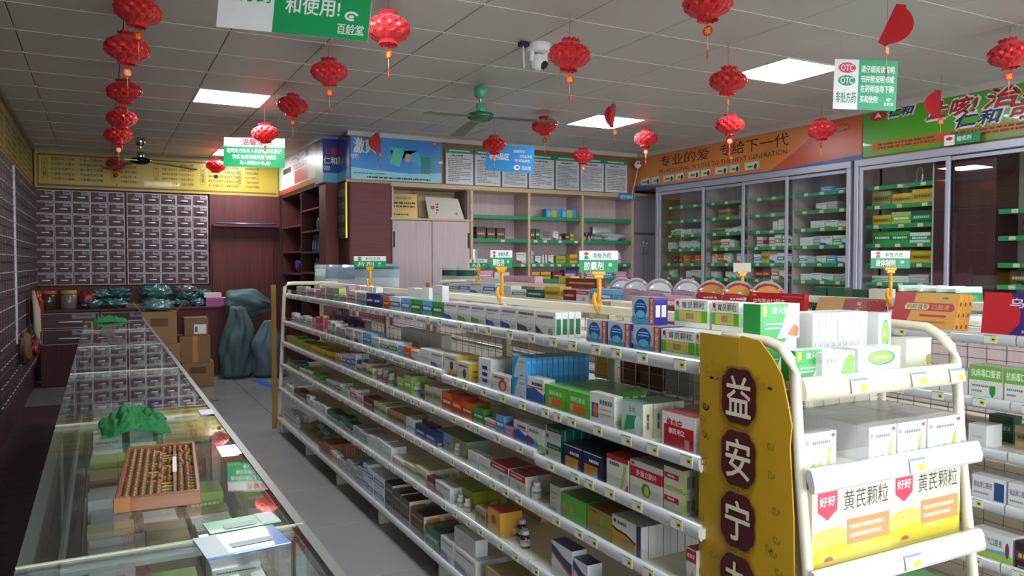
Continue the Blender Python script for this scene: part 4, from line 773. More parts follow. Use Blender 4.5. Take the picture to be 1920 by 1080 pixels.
sty('dom', 'cdc8bf', 'cream carton with red band and lime emblem', [('r', 0, .56, 1, .84, 'b3202e'), ('t', '多潘立酮片', .2, .62, .85, .78, 'e8d8d4', .01), ('o', .52, .3, .14, .18, '4a8a2c'), ('o', .54, .28, .08, .13, 'c9c03a'), ('d', .05, .88, .15, .96, '4a5a6a')], [('r', 0, .56, 1, .84, 'b3202e')], 'a8a296')
sty('rly', 'cbc9bd', 'white carton with red label and lime end', [('r', .02, .5, .8, .74, 'b5242e'), ('d', .2, .57, .6, .67, 'e8d8d4'), ('r', 0, .04, 1, .2, 'a9ae3a')], [('r', 0, 0, .2, 1, '9aa83a'), ('r', .3, .2, .55, .7, '6a7260'), ('r', .65, .2, .9, .7, '6a7260')], '8f7466', 'a5a89a')
sty('nvy', '1f2548', 'navy carton with amber panel', [('r', .08, .06, .8, .5, 'c98a24'), ('r', .3, .56, .92, .8, '12183a'), ('d', .34, .62, .85, .74, 'd0d4e0'), ('r', .55, .06, .8, .3, 'aab0b8'), ('r', 0, .94, 1, .97, 'd8dce4')], [('o', .5, .5, .25, .2, '2c3a70')], '23263c')
sty('dgw', 'b9bdb2', 'white carton with dark green lid', [('r', .12, .72, 1, 1, '155040'), ('d', .2, .8, .9, .9, '5fa088'), ('d', .3, .45, .9, .5, '8fa094'), ('o', .14, .4, .08, .16, '3a5a4a')], [('r', .44, .2, .56, .9, '7fae9a')], '1a4a3c', '0f5a44')
sty('rnb', 'cfcfcb', 'white carton with rainbow corner', [('p', [(0, .05), (.6, 0), (.9, .2), (0, .55)], '7a3f9a'), ('p', [(.3, .02), (.8, 0), (.95, .2), (.4, .4)], '2f9ac0'), ('r', .7, 0, 1, .3, 'a9b83a'), ('d', .1, .74, .7, .84, '6a6a6a')], ())
sty('rws', 'c9c4bf', 'white carton with red top band', [('r', 0, .66, 1, .96, 'a82430'), ('d', .1, .76, .8, .86, 'e0c8c4'), ('o', .6, .3, .15, .16, '9aa0a8')], (), 'a02a34')
sty('apl', '9fb0a0', 'pale blue and green tablet carton', [('r', .0, 0, .55, 1, '93b6c6'), ('r', .55, 0, 1, 1, '93a85c'), ('o', .2, .7, .05, .12, 'd8a02a'), ('t', '苹果片', .58, .42, .82, .66, K, .01), ('o', .92, .5, .05, .18, 'c9862a'), ('r', .3, .2, .5, .5, '6a8fb0')], (), '6f7f50')
sty('ybx', 'c3982c', 'amber carton with red lid', [('r', .08, .1, .92, .35, 'd0aa44'), ('o', .5, .62, .2, .18, 'a83a1c')], [('r', .6, .05, .7, .3, 'e0d0a0')], 'a82a18', 'c8902c')
sty('nvl', 'c3c8cc', 'white carton with navy lid', [('p', [(0, .92), (0, .7), (1, .32), (1, .62), (.6, .7)], '1f2a5c'), ('p', [(0, .7), (0, .64), (1, .22), (1, .32)], 'b8482c'), ('p', [(.7, 0), (1, 0), (1, .22), (.8, .2)], '7a9a2c')], [('r', 0, 0, 1, .25, '7a9a2c')], '1a2050')
sty('wyb', 'c9c9c2', 'white carton with yellow swoosh', [('p', [(0, 0), (.82, 0), (.8, .35), (.5, .5), (.2, .52), (0, .6)], 'b98c24'), ('p', [(0, .6), (.2, .52), (.5, .5), (.8, .35), (.82, .42), (.5, .57), (.2, .6), (0, .66)], '4a2420'), ('o', .5, .28, .1, .13, '8a8a98'), ('r', .84, 0, .98, 1, '3a2a62'), ('d', .2, .78, .5, .88, '4a4a4a'), ('o', .1, .84, .05, .06, '3a3a6a')], (), 'a6a49a', 'bdbdb6')
sty('ybr', '8f8034', 'brown and yellow carton', [('r', .55, .2, .75, .9, '7f9034'), ('r', .1, .84, .4, .92, '6a4a6a')], [('t', '胶\n囊', .3, .2, .7, .8, '4a3a10')], '6f4e2a', 'c08a20')
sty('gbx', '57a63a', 'glossy green tray carton', [('o', .15, .45, .08, .16, 'd0803a'), ('o', .45, .45, .08, .16, 'd0803a')], [('r', .1, .1, .9, .9, '4a9a30')], '3f7f2c')
sty('wbt', 'b9b3a8', 'white carton with folded brown top', [('d', .1, .7, .7, .75, '6a6a66'), ('d', .1, .5, .5, .54, '6a6a66'), ('r', .1, .08, .6, .2, '7a7a7a')], (), '8f7f70')
sty('orb', 'b0562a', 'orange and black carton', [('r', 0, 0, 1, 1, '2f2420'), ('d', .1, .7, .9, .8, 'b07a40'), ('d', .1, .4, .9, .5, '8a5a30'), ('d', .1, .15, .9, .25, '8a5a30')], [('r', .12, .12, .88, .88, 'c07430')], '2c211e', 'd8c8b0')
sty('rib', '9a6a4a', 'carton with orange ribbed ends', [('r', .05, .1, .95, .9, '8a3a28')], [('r', .1+.2*k, .1, .2+.2*k, .9, 'c08050') for k in range(5)][:4], '5a3a28')
sty('fire', '2fa04a', 'green and white fire capsule carton', [('p', [(.72, 1), (1, 1), (1, 0), (.42, 0), (.55, .35)], 'dfe0da'), ('r', .06, .66, .16, .96, 'd8b23a'), ('t', '清火胶囊', .28, .72, .86, .92, 'e8f0e4', .02), ('p', [(.68, .1), (.95, .04), (.98, .3), (.85, .42)], 'd8703a'), ('d', .12, .4, .55, .45, 'c8e4cc'), ('d', .12, .28, .5, .33, 'c8e4cc')], [('r', 0, 0, 1, 1, 'e2e2de')], 'cfd4cf', 'dddedb')
sty('wend', 'd4d7d4', 'white carton with faint grey ends', [('r', .1, .1, .9, .9, 'cdd1ce'), ('d', .2, .42, .8, .5, 'a8b0b0')], ())
sty('qgp', 'dfe1de', 'white tablet carton with green fruit emblem', [('t', '青果片', .1, .6, .45, .78, '4a4a4a'), ('p', [(.6, 0), (.98, 0), (1, .8), (.85, .9), (.68, .7), (.58, .3)], '7fc03a')], ())
sty('ovl', 'dfe3e0', 'white carton with green and blue oval', [('o', .55, .62, .32, .26, '3f7aa8'), ('o', .54, .63, .29, .22, '8cc63f'), ('d', .36, .58, .72, .68, 'd8ecb8'), ('d', .4, .08, .8, .14, 'a8a8a8')], [('o', .4, .5, .2, .4, '8cc63f')])
sty('bei', 'd8d5c6', 'cream carton with brown corner emblem', [('o', .9, .25, .12, .2, 'a89a5a'), ('d', .1, .6, .7, .74, 'c9bfae'), ('r', 0, 0, .75, .3, 'cfcfb0')], ())
sty('wsp', 'e2e4e2', 'white granule box with lime splash', [('r', .03, 0, .16, 1, 'ebebe9'), ('o', .09, .75, .05, .07, 'c08a8a'), ('d', .25, .68, .8, .76, '6f7a88'), ('d', .3, .5, .7, .53, 'b8bcc0'), ('p', [(.7, .12), (.8, .1), (.84, .5), (.95, .8), (.78, .5)], 'a9c83a'), ('p', [(.2, .05), (.3, .2), (.4, .08), (.5, .22), (.62, .06), (.9, .1), (.9, .02), (.2, .02)], 'b8cf5a'), ('o', .9, .88, .06, .05, 'c8304a')], (), 'b6b8b6', 'c9cbca')
sty('hq', 'e6dfb8', 'large yellow and white astragalus gift box', [('p', [(0, 0), (1, 0), (1, .28), (.6, .16), (.3, .3), (0, .22)], 'd6c21e'), ('p', [(0, .22), (.3, .3), (.6, .16), (1, .28), (1, .42), (.6, .34), (.3, .5), (0, .46)], 'dccf62'), ('p', [(.06, 1), (.3, 1), (.3, .72), (.18, .6), (.06, .72)], 'cc2f4a'), ('t', '好好', .085, .78, .275, .9, 'f0e4e4', .03), ('t', '黄芪颗粒', .38, .68, .95, .93, '2f2f2f'), ('r', .42, .24, .97, .56, 'e08a4e'), ('d', .46, .43, .9, .48, 'f3d8bc'), ('d', .46, .32, .86, .37, 'f3d8bc'), ('o', .19, .43, .11, .06, 'c9b83a'), ('t', '无蔗糖', .11, .405, .27, .455, 'ece6c0'), ('o', .2, .09, .055, .05, 'b04a2c'), ('r', .14, .035, .26, .085, 'd6c21e')], [('r', 0, 0, 1, .4, 'cfb71c')], 'dcd6c0', 'd8c878')
sty('ej', 'd89a34', 'gold and red donkey hide tonic box', [('p', [(0, 0), (.22, 0), (.3, .5), (.34, 1), (0, 1)], 'b5202c'), ('p', [(.16, .52), (.92, .52), (.96, .6), (.92, .74), (.2, .74), (.15, .66)], 'b5202c'), ('p', [(.2, .545), (.55, .545), (.58, .63), (.55, .715), (.22, .715), (.19, .63)], 'e0c890'), ('t', '阿胶强骨', .23, .56, .55, .70, K, .01), ('t', '口服液', .62, .56, .88, .70, 'd8a040', .01), ('r', .45, .36, .85, .42, 'b5202c'), ('d', .35, .2, .85, .24, '8a5a20'), ('o', .8, .88, .05, .03, '5a7a5a')], [('d', .3, .1, .7, .2, '7a3a10'), ('d', .3, .4, .7, .5, '7a3a10'), ('d', .3, .7, .7, .8, '7a3a10')], 'c98a2a', 'd8952c')
sty('wyx', '3a2470', 'purple and red tonic box', [('p', [(0, 0), (.28, 0), (.42, .3), (.42, .6), (.3, 1), (0, 1)], 'c4212c'), ('t', '乌圆补血', .3, .66, .98, .88, 'e6d8e6', .02), ('o', .75, .35, .16, .16, 'b09a2a'), ('d', .45, .1, .98, .16, 'b8a0c8')], ())
sty('yq', 'b4141f', 'bright red oral liquid box', [('t', '益气养血口服液', .08, .52, .66, .76, 'ead8c4', .01), ('d', .08, .32, .6, .37, 'd88a80'), ('d', .08, .2, .35, .24, 'd88a80'), ('d', .6, .86, .95, .89, 'd88a80'), ('o', .1, .9, .04, .04, 'd8a03a')], (), '8f1018')
sty('kr', 'b58a44', 'gold and maroon box', [('r', .55, 0, 1, 1, '8a1f2a'), ('d', .62, .3, .68, .9, 'd8b070'), ('t', '气\n血\n康', .8, .12, .9, .9, 'e0c890')], [('p', [(0, 0), (.4, 0), (.7, .6), (.3, .5)], 'c89a4a')], '8a6a30', '8a1f2a')
sty('kb', 'd5d8d2', 'white and green oral liquid carton', [('r', 0, .56, 1, 1, '6fae4a'), ('t', '抗病毒口服液', .06, .66, .94, .9, 'eef4e4', .01), ('d', .08, .36, .6, .42, '777777'), ('d', .08, .2, .4, .26, '777777'), ('p', [(.62, .42), (.8, .42), (.8, .2), (.71, .06), (.62, .2)], '2f8a3c')], ())
sty('nx', 'd2d4d6', 'white carton with dark blue face emblem', [('t', '脑血康口服液', .05, .5, .6, .76, K), ('r', .66, .1, .95, .84, '264f7a'), ('d', .05, .24, .5, .32, '8a8a8a')], ())
sty('hx', 'd2d4d0', 'white carton with green meadow print', [('t', '藿香正气口服液', .08, .55, .75, .8, K), ('r', 0, 0, 1, .3, '9ab84a'), ('p', [(0, .3), (1, .3), (.8, .44), (.3, .38)], '6aa0c8'), ('o', .88, .5, .05, .28, '7a3a4a')], ())

# ---- bottles, pouches, bowls, sacks
BM = {}
def bottle_mesh(r, h, body, cap, lab):
    k = (r, h, body, cap, lab)
    if k not in BM:
        m = MB(); m.lathe([(r*.92, 0), (r, h*.04), (r, h*.62), (r*.6, h*.76), (r*.55, h*.78)], M(body, .18, 0, .03, coat=.6), 18); m.lathe([(r*.66, h*.76), (r*.7, h*.78), (r*.7, h*.98), (r*.62, h)], M(cap, .4), 18)
        n = 12; v = [((r+.0004)*math.cos(-PI*1.15+a*PI*1.3/n), (r+.0004)*math.sin(-PI*1.15+a*PI*1.3/n), z) for z in (h*.14, h*.5) for a in range(n+1)]
        m.add(v, [(a, a+1, a+n+2, a+n+1) for a in range(n)], M(lab, .5), True); v2 = [(x*1.01, y*1.01, h*(.36 if z < h*.3 else .46)) for x, y, z in v]; m.add(v2, [(a, a+1, a+n+2, a+n+1) for a in range(2, n-2)], M('7a8a94', .5), True)
        BM[k] = m.mesh('bottle')
    return BM[k]
def bottle(loc, r, h, body, cap, lab, label, group=None): return tag(obj('pill_bottle', bottle_mesh(r, h, body, cap, lab), None, loc, random.uniform(-.5, .1)), label, 'bottle', group)
def pouch_mesh(w_, h, th, base, bands, name='pouch'):
    m = MB(); nx, nz = 10, 12; f = {}
    def P(i, j, s):
        u, v = i/nx*2-1, j/nz*2-1; e = max(0, (1-u*u))**.5*max(0, (1-v*v))**.4; return (u*w_/2*(1-.04*e), s*th/2*e*(1+.25*noise.noise((u*3, v*3, s+w_*50))), (v+1)/2*h)
    for s in (-1, 1):
        vs_ = [P(i, j, s) for j in range(nz+1) for i in range(nx+1)]
        for j in range(nz):
            c = base
            for (a, b, cc) in bands:
                if a <= (j+.5)/nz < b: c = cc
            fs = [(j*(nx+1)+i, j*(nx+1)+i+1, (j+1)*(nx+1)+i+1, (j+1)*(nx+1)+i) for i in range(nx)]
            rows = sorted({q for f_ in fs for q in f_}); mp = {q: n for n, q in enumerate(rows)}
            m.add([vs_[q] for q in rows], [tuple(mp[q] for q in f_) if s < 0 else tuple(mp[q] for q in reversed(f_)) for f_ in fs], c, True)
    return m.mesh(name)
def blob(name, label, cat, loc, sx, sy, sz, m, seed, rough=.18, rz=0, n=40, pw=.75, group=None, fold=0):
    """a soft closed bag: flattened superellipsoid resting on its base, wrinkled by noise"""
    b = MB(); v = []; K_ = n//2
    for i in range(K_+1):
        ph = -PI/2+PI*i/K_
        for j in range(n):
            th = 2*PI*j/n; c = math.copysign(abs(math.cos(ph))**pw, math.cos(ph)); d = Vector((c*math.copysign(abs(math.cos(th))**pw, math.cos(th)), c*math.copysign(abs(math.sin(th))**pw, math.sin(th)), math.copysign(abs(math.sin(ph))**pw, math.sin(ph))))
            k = 1+rough*noise.noise((d.x*2.2+seed, d.y*2.2, d.z*2.2))+rough*.9*(abs(noise.noise((d.x*4.5+seed, d.y*4.5, d.z*3)))-.3)+rough*.45*(abs(noise.noise((d.x*10+seed, d.y*10, d.z*8)))-.3)+fold*math.sin(d.z*9+3*noise.noise((d.x*2, d.y*2, seed)))
            v.append((d.x*sx/2*k, d.y*sy/2*k, max(0, sz/2+d.z*sz/2*k)))
    f = [(i*n+j, i*n+(j+1) % n, (i+1)*n+(j+1) % n, (i+1)*n+j) for i in range(K_) for j in range(n)]
    b.add(v, f, m, True); return tag(b.build(name, None, loc, rz), label, cat, group)

def sack(label, loc, r, h, m, seed, rz=0, neck=.35, tilt=0):
    """woven sack: a standing bag with hanging folds, gathered towards the neck"""
    b = MB(); n, K_ = 56, 30; v = []
    for i in range(K_+1):
        s = i/K_; env = (1-(1-min(1, s/.12))**2)**.5*.25+.75 if s < .12 else 1; env *= 1+.1*math.sin(PI*s*1.3)
        if s > .62: env *= 1-(1-neck)*((s-.62)/.38)**1.3
        for j in range(n):
            th = 2*PI*j/n; c, q = math.cos(th), math.sin(th)
            fo = .13*math.sin(5*th+seed*3+3.5*noise.noise((c, q, s*2.2+seed)))*(.25+s)+.085*math.sin(9*th-7*s+seed)*(.2+s)
            k = env*(1+fo+.16*noise.noise((c*1.3+seed, q*1.3, s*2.5))+.05*(abs(noise.noise((c*3+seed, q*3, s*9)))-.25))
            v.append((r*k*c+tilt*s*s+.04*noise.noise((seed, s*2, 1)), r*.9*k*q, h*s*(1+.04*noise.noise((c*2, q*2, seed)))))
    b.add(v, [(i*n+j, i*n+(j+1) % n, (i+1)*n+(j+1) % n, (i+1)*n+j) for i in range(K_) for j in range(n)]+[tuple(K_*n+j for j in range(n)), tuple(reversed(range(n)))], m, True)
    return tag(b.build('woven_sack', None, loc, rz), label, 'sack')
# ---------------------------------------------------------------- long rack, side facing the counter
SHN = ['top', 'second', 'third', 'fourth', 'fifth', 'bottom']
S0 = [(1303.5, 1345, .083, 'wl', 3, .06), (1239, 1303, .083, 'wl', 3, .06), (1264, 1327, .083, 'wl', 1, .06, .09, 1, .083), (1333, 1385, .083, 'wl', 1, .06, .09, 1, .083),
 (1187, 1237, .085, 'xs', 2, .055), (1139, 1181, .085, 'xs', 1, .055), (1099.5, 1137, .085, 'xs', 1, .055), (1184, 1226, .085, 'xs', 1, .055, .03, 1, .085),
 (1004, 1042, .095, 'wge', 4, .028), (970, 1003, .095, 'wd', 4, .028), (938, 969, .095, 'wb', 3, .03), (911, 937.5, .092, 'wb', 3, .03), (883, 910, .092, 'wg', 3, .03), (858, 882.5, .092, 'wg', 3, .03), (832, 857, .09, 'wb', 3, .03),
 (811, 830, .085, 'gg', 2, .035), (811, 830, .08, 'wend', 1, .035, .01, 1, .085), (792, 810, .085, 'lb', 2, .035), (770, 790, .085, 'gg', 2, .035), (752, 769, .085, 'lb', 2), (731, 750, .085, 'bw', 2), (718, 729, .08, 'og', 2), (701, 714, .09, 'nv', 2), (687, 700, .09, 'nv', 2), (668, 686, .075, 'gy', 2), (651, 667, .08, 'rw', 2), (637, 650, .06, 'gw'), (627, 636, .1, 'lg'), (612, 626, .1, 'gy', 2), (592, 610, .085, 'pk', 2), (576, 590, .085, 'rw'), (556, 573, .09, 'gy'),
 (699, 705.5, .11, 'wend', 1, .05, .19), (691.5, 698, .11, 'wend', 1, .05, .19), (684, 690.5, .11, 'wend', 1, .05, .19), (676.5, 683, .11, 'wend', 1, .05, .19), (669, 675.5, .11, 'wend', 1, .05, .19), (765, 805, .15, 'wend', 1, .06, .2), (622, 655, .09, 'pk', 1, .05, .17)]
S1 = [(1241, 1303, .105, 'rwt', 5, .03), (1165, 1206, .105, 'grw', 4, .04), (1105, 1152, .105, 'wci', 1, .035), (1061, 1104, .09, 'gor', 7, .035), (1021.5, 1060, .09, 'gor', 7, .035), (988, 1020, .1, 'bwr', 1, .05), (960, 987, .083, 'bb', 12, .024, 0, 2), (922, 956, .075, 'rwp', 1, .04), (897, 920.5, .125, 'wpu', 4, .035), (857, 880, .085, 'chk', 2, .06), (832, 856, .085, 'chk', 2, .06),
 (808, 829.5, .08, 'wb', 3, .035), (786.5, 807, .08, 'wend', 3, .035), (810, 828, .13, 'wend', 1, .06, .15), (791, 809, .13, 'wend', 1, .06, .15), (771, 790, .13, 'wend', 1, .06, .15), (752, 770, .13, 'wend', 1, .06, .15),
 (771, 785, .06, 'wp'), (756.5, 770, .065, 'og'), (746, 755.5, .065, 'lb'), (712, 745, .07, 'gw', 2), (697.5, 711, .07, 'wt'), (680, 696.5, .085, 'lb', 2), (664, 679, .085, 'wb', 2), (648, 663, .085, 'wr', 2), (630.5, 647, .085, 'gy', 2), (614, 629.5, .085, 'wp', 2), (592, 607, .105, 'mg'), (585, 591, .09, 'pk'), (575, 584, .085, 'gw'), (562, 574, .08, 'bw'), (547, 561, .08, 'bw'),
 (668, 684, .12, 'pu', 1, .05, .16), (650, 666, .12, 'pu', 1, .05, .16), (632, 648, .12, 'pu', 1, .05, .16), (614, 630, .12, 'pu', 1, .05, .16)]
S2 = [(1244, 1280, .066, 'rly', 3, .05, 0, 2), (1181, 1241, .115, 'dom', 2, .07), (1137, 1178, .105, 'lim', 2, .07), (1092.5, 1128, .085, 'nvy', 6, .04), (1057, 1091.5, .085, 'nvy', 6, .04), (1022, 1052, .062, 'dgw', 8, .035, 0, 2), (989, 1020, .085, 'rnb', 2), (963, 987.5, .085, 'bwr', 2), (946.5, 962, .045, 'pk'), (930, 945.5, .08, 'lb'), (908, 929, .045, 'rw'), (887, 906.5, .075, 'gg'), (866.5, 886, .08, 'og', 2), (848, 865.5, .09, 'ro', 2), (829, 847, .09, 'og', 2), (796, 828, .085, 'cr', 3), (744, 772, .09, 'lg', 2), (668.5, 699, .07, 'cr', 3), (641, 667.5, .1, 'bw', 2), (631, 640, .08, 'rw'), (607, 630, .07, 'ye', 3), (584, 606, .07, 'ye', 3), (561, 583, .07, 'yg', 3), (537, 560, .07, 'yg', 3)]
S3 = [(1286, 1306, .11, 'rws', 2, .06), (1147, 1203, .1, 'wyb', 11, .028), (1100.5, 1146, .09, 'ybr', 2, .09), (1052, 1099, .09, 'gbx', 2, .12), (1031, 1051, .1, 'wbt', 1, .2), (955, 985, .075, 'rws', 2, .06), (920, 953.5, .075, 'rws', 2, .06), (898, 918, .07, 'wend', 1), (877, 896, .07, 'wend', 1), (819, 875, .075, 'apl', 2, .06, .04), (779, 817, .07, 'nv', 2), (761, 777, .08, 'wend'), (726, 759, .07, 'tn', 3), (701, 724, .07, 'cr', 3), (681.5, 699, .075, 'mr', 2), (656, 680, .08, 'rw', 2), (641, 654, .06, 'wend'), (611, 639, .07, 'gw', 2), (586, 609, .06, 'gg', 2), (561, 584, .05, 'gw'), (538, 559, .07, 'dg', 2)]
S4 = [(1075, 1102, .11, 'nvl', 1, .06), (1034, 1073, .125, 'nvl', 1, .06), (914, 938, .1, 'ybx', 1, .1), (950, 1015, .11, 'ybx', 1, .06, .24), (891, 911, .07, 'tn'), (846, 887, .075, 'yg', 2, .07, .06), (816, 844, .07, 'wr', 3), (801, 814, .065, 'mr'), (758, 799, .07, 'cr', 4), (736, 756, .05, 'rw', 2), (691, 734, .08, 'wend', 2), (661, 689, .08, 'gy', 3), (636, 659, .07, 'dg', 2), (613, 634, .07, 'dg', 2), (591, 611, .07, 'wend'), (575, 589, .07, 'wb'), (551, 573, .06, 'br', 2), (537, 549, .07, 'wend'), (1140, 1200, .1, 'tn', 2, .06)]
S5 = [(852, 892, .1, 'wb', 3, .05), (826, 850, .1, 'wp', 3, .05), (852, 892, .075, 'wend', 1, .06, .02, 1, .1), (797, 824, .09, 'dg', 2, .08), (770, 795, .12, 'orb', 2, .1), (722, 768, .13, 'orb', 2, .1), (701, 720, .075, 'bw', 2, .09, 0, 2), (681, 699.5, .075, 'bw', 2, .09, 0, 2), (650, 679, .1, 'gy', 2, .09), (635, 648, .07, 'gy'), (621, 633, .08, 'rw'), (598, 619, .09, 'rib', 2, .1), (910, 960, .12, 'tn', 2, .08)]
G1Y0, G1L = 1.56, .904
def zshelf(k, y):
    u = int((y-G1Y0)/G1L); return ZL[k]-{(1, 0): .018, (1, 1): .018, (2, 0): .015}.get((k, u), 0)-.012
for k, ent in enumerate((S0, S1, S2, S3, S4, S5)):
    X0 = 1.755-HW[k]+.012; rows = []
    for e in ent:
        a, b, H, st, nd, dd, dx, lay, zo = e+(1, .045, 0, 1, 0)[len(e)-4:] if len(e) < 9 else e
        X = X0+dx; ya, yb = y_at(a, X, ZL[k]), y_at(b, X, ZL[k]); ya = min(ya, 6.97); yb = max(yb, 1.575)
        n = 1 if st in ('apl', 'dom') or b > 880 else max(1, round((ya-yb)/.125))          # long runs are several boxes side by side
        for q in range(n):
            y1 = ya-(ya-yb)*q/n; y0 = ya-(ya-yb)*(q+1)/n; rows.append((y0, y1, X, H*(1 if n == 1 else random.uniform(.82, 1.22)), st, nd, dd, dx, lay, zo))
    rows.sort(key=lambda r: r[0])
    for n, (yb, ya, X, H, st, nd, dd, dx, lay, zo) in enumerate(rows, 1):
        w_ = ya-yb-.003; yc = (ya+yb)/2; z = max(zshelf(k, yj)+zo for yj in (yb, yc, ya))   # a box across a bay joint sits on the higher board
        nm = STY[st][1]; nd = min(nd, max(1, int((HW[k]-.03-dx)/dd)))
        for l in range(lay):
            for i in range(nd):
                if i == 0 and l == 0: lab, gp = f'{nm}, {nth(n)} from yellow panel, {SHN[k]} shelf, long rack', None
                else: lab, gp = f'{nm} behind the {nth(n)} from yellow panel, {SHN[k]} shelf', f'stack at place {n} on {SHN[k]} shelf of the long rack'
                carton(st, w_, dd-.0015, H-.001, (X+i*dd, yc+random.uniform(-.0008, .0008), z+l*H+.0005), -PI/2, lab, gp)
# bottles on the long rack
for k, px, dx, r, h, body, cap, lb_, lab in [(3, 993, .01, .021, .062, 'd8dad8', 'e6e6e4', 'c9cdc9', 'white pill bottle, left of two before the cream cartons, fourth shelf'), (3, 1007, .01, .021, .062, 'd8dad8', 'e6e6e4', 'c9cdc9', 'white pill bottle, right of two before the cream cartons, fourth shelf'), (3, 858, .012, .017, .055, 'c9cfc0', 'd5d8d0', 'b0c0a0', 'small pale bottle before the blue and green tablet carton'),
 (4, 953, .03, .02, .066, '5a1a1e', 'cfcfd0', '5a1a1e', 'dark red bottle, leftmost of the four on fifth shelf'), (4, 966, .055, .02, .066, '4a1a22', 'cfcfd0', 'b8b8b4', 'dark red bottle, second from left of four on fifth shelf'), (4, 979, .07, .02, .066, '4a1a22', 'cfcfd0', 'b8b8b4', 'dark red bottle, rearmost of the four on fifth shelf'), (4, 985, .02, .02, .066, '4a1a22', 'd4d4d4', 'b8b8b4', 'dark red bottle with white label, front right of four, fifth shelf'),
 (4, 864, .005, .017, .055, 'c9c9c4', 'd5d5d2', 'b9b9b0', 'white bottle, left of pair before olive cartons on fifth shelf'), (4, 877, .005, .017, .055, 'c9c9c4', 'd5d5d2', 'b9b9b0', 'white bottle, right of pair before olive cartons on fifth shelf'),
 (2, 783, .01, .02, .075, 'd0d4d4', 'dadada', 'a9b9c9', 'white bottle right of the pale green carton, third shelf'), (2, 735, .01, .02, .07, 'c9d0b8', 'd5d5cf', '8aa06a', 'pale bottle, nearest of four by the pale green carton, third shelf'), (2, 724, .02, .02, .07, 'cfc9c4', 'd5d5cf', 'b07a7a', 'pale bottle, second of four by the pale green carton, third shelf'), (2, 714, .012, .02, .075, 'd0d0cc', 'dddddd', 'b04a4a', 'white bottle, third of four by the pale green carton, third shelf'), (2, 705, .012, .02, .07, 'd0d0cc', 'dddddd', '9a9a9a', 'white bottle, farthest of four by the pale green carton, third shelf')]:
    X = 1.755-HW[k]+.035+dx; y = y_at(px, X, ZL[k]); bottle((X, y, zshelf(k, y)+.0005), r, h, body, cap, lb_, lab)
for i in range(14):
    y = 6.9-(i % 7)*.075; X = 1.42+(i//7)*.06
    bottle((X, y, .1385), .026, .1, 'c6c6c4', 'd2d2d0', 'bcbcb8', f'white bottle in the cluster at far end of bottom shelf, {"front" if i < 7 else "rear"} row' , f'white bottles bottom shelf {"front" if i < 7 else "rear"}')
PCH = [pouch_mesh(.13, .17, .04, M('8a9488', .3, coat=.4), [(.0, .25, M('b9a23a', .3)), (.7, .85, M('d0d4c8', .3))]), pouch_mesh(.13, .16, .04, M('5f7a50', .3, coat=.4), [(.3, .6, M('c9cdb8', .3))])]
for i in range(8):
    y = 6.28-i*.12; o = obj('herb_pouch', PCH[i % 2], None, (1.44+.02*(i % 3), y, .139), -PI/2+random.uniform(-.2, .2)); o.rotation_euler.x = -1.25
    o.location.z = .165; tag(o, f'glossy herb pouch lying on bottom shelf, {nth(i+1)} from the white bottles', 'pouch', 'herb pouches on the bottom shelf')
# far-end bags standing on the top of the long rack
BG = [pouch_mesh(.22, .26, .06, M('8fa79c', .25, coat=.5), [(.55, .8, M('b8c8bc', .3))]), pouch_mesh(.23, .26, .06, M('7b8f9a', .22, coat=.6), [(.2, .5, M('a8b8c0', .3))]), pouch_mesh(.38, .27, .07, M('95a5b0', .25, coat=.5), [(.3, .62, M('b0bfc8', .3)), (.8, .9, M('2e6a56', .3))])]
for i, (px, b, lab) in enumerate(((608, 0, 'pale green bag standing at the far end of long rack'), (630, 1, 'silvery blue bag standing second from far end of long rack'), (655, 1, 'silvery bag left of the tablets clip sign'), (705, 2, 'wide grey bag behind the tablets clip sign'))):
    o = obj('product_bag', BG[b], None, (1.90, y_at(px, 1.9, 1.3), ZL[0]-.01), -.75); o.rotation_euler.x = -.1; tag(o, lab, 'bag')
AP = pouch_mesh(.24, .24, .05, M('b9c0bc', .25, coat=.5), [(.55, .85, M('16493a', .3)), (.1, .2, M('2e6a56', .3))])
for i, px in enumerate((850, 878)):
    o = obj('product_bag', AP, None, (3.34, y_at(px, 3.34, 1.3), ZL[0]-.01), -.5); tag(o, f'white bag with dark green arch at far end of second rack, {"left" if i == 0 else "right"} one', 'bag')
# boxes on the far side of the long rack seen through its wires
for k in (0, 1, 2, 3):
    for i in range(8):
        st = ['tn', 'ye', 'br', 'wend', 'cr', 'mr', 'gy'][(i*3+k) % 7]; y = 1.66+i*.165
        carton(st, .14, .11, .11, (1.755+HW[k]-.02, y+.02, ZL[k]-.0115), PI/2, f'{STY[st][1]}, {nth(i+1)} from near end, {SHN[k]} shelf behind the wires')
# ---------------------------------------------------------------- end display
def ex(px, y, z): return x_at(px, y, z)
def econ(st, p0, p1, y, z, H, d, lab, gp=None, n=1):
    a, b = ex(p0, y, z), ex(p1, y, z); a = max(a, 1.465); b = min(b, 2.045)
    for i in range(n): carton(st, b-a-.002, d-.001, H, ((a+b)/2, y+i*d, z), 0, lab if i == 0 else lab+', stacked behind', gp if i == 0 else (gp or lab)+' behind')
zt = 1.2135
carton('fire', .14, .06, .09, (1.545, 1.45, zt), 0, 'green fire capsule carton under the upper one on end display'); carton('fire', .14, .06, .09, (1.555, 1.45, zt+.091), 0, 'green fire capsule carton standing highest on the end display')
econ('fire', 1490, 1560, 1.325, zt, .075, .045, 'green fire capsule carton low at the front of end display')
for i in range(9): carton('wend', .0225, .09, .155, (1.652+i*.0238, 1.42, zt), 0, 'tall thin white carton in the row of nine on end display', 'nine thin white cartons on the end display')
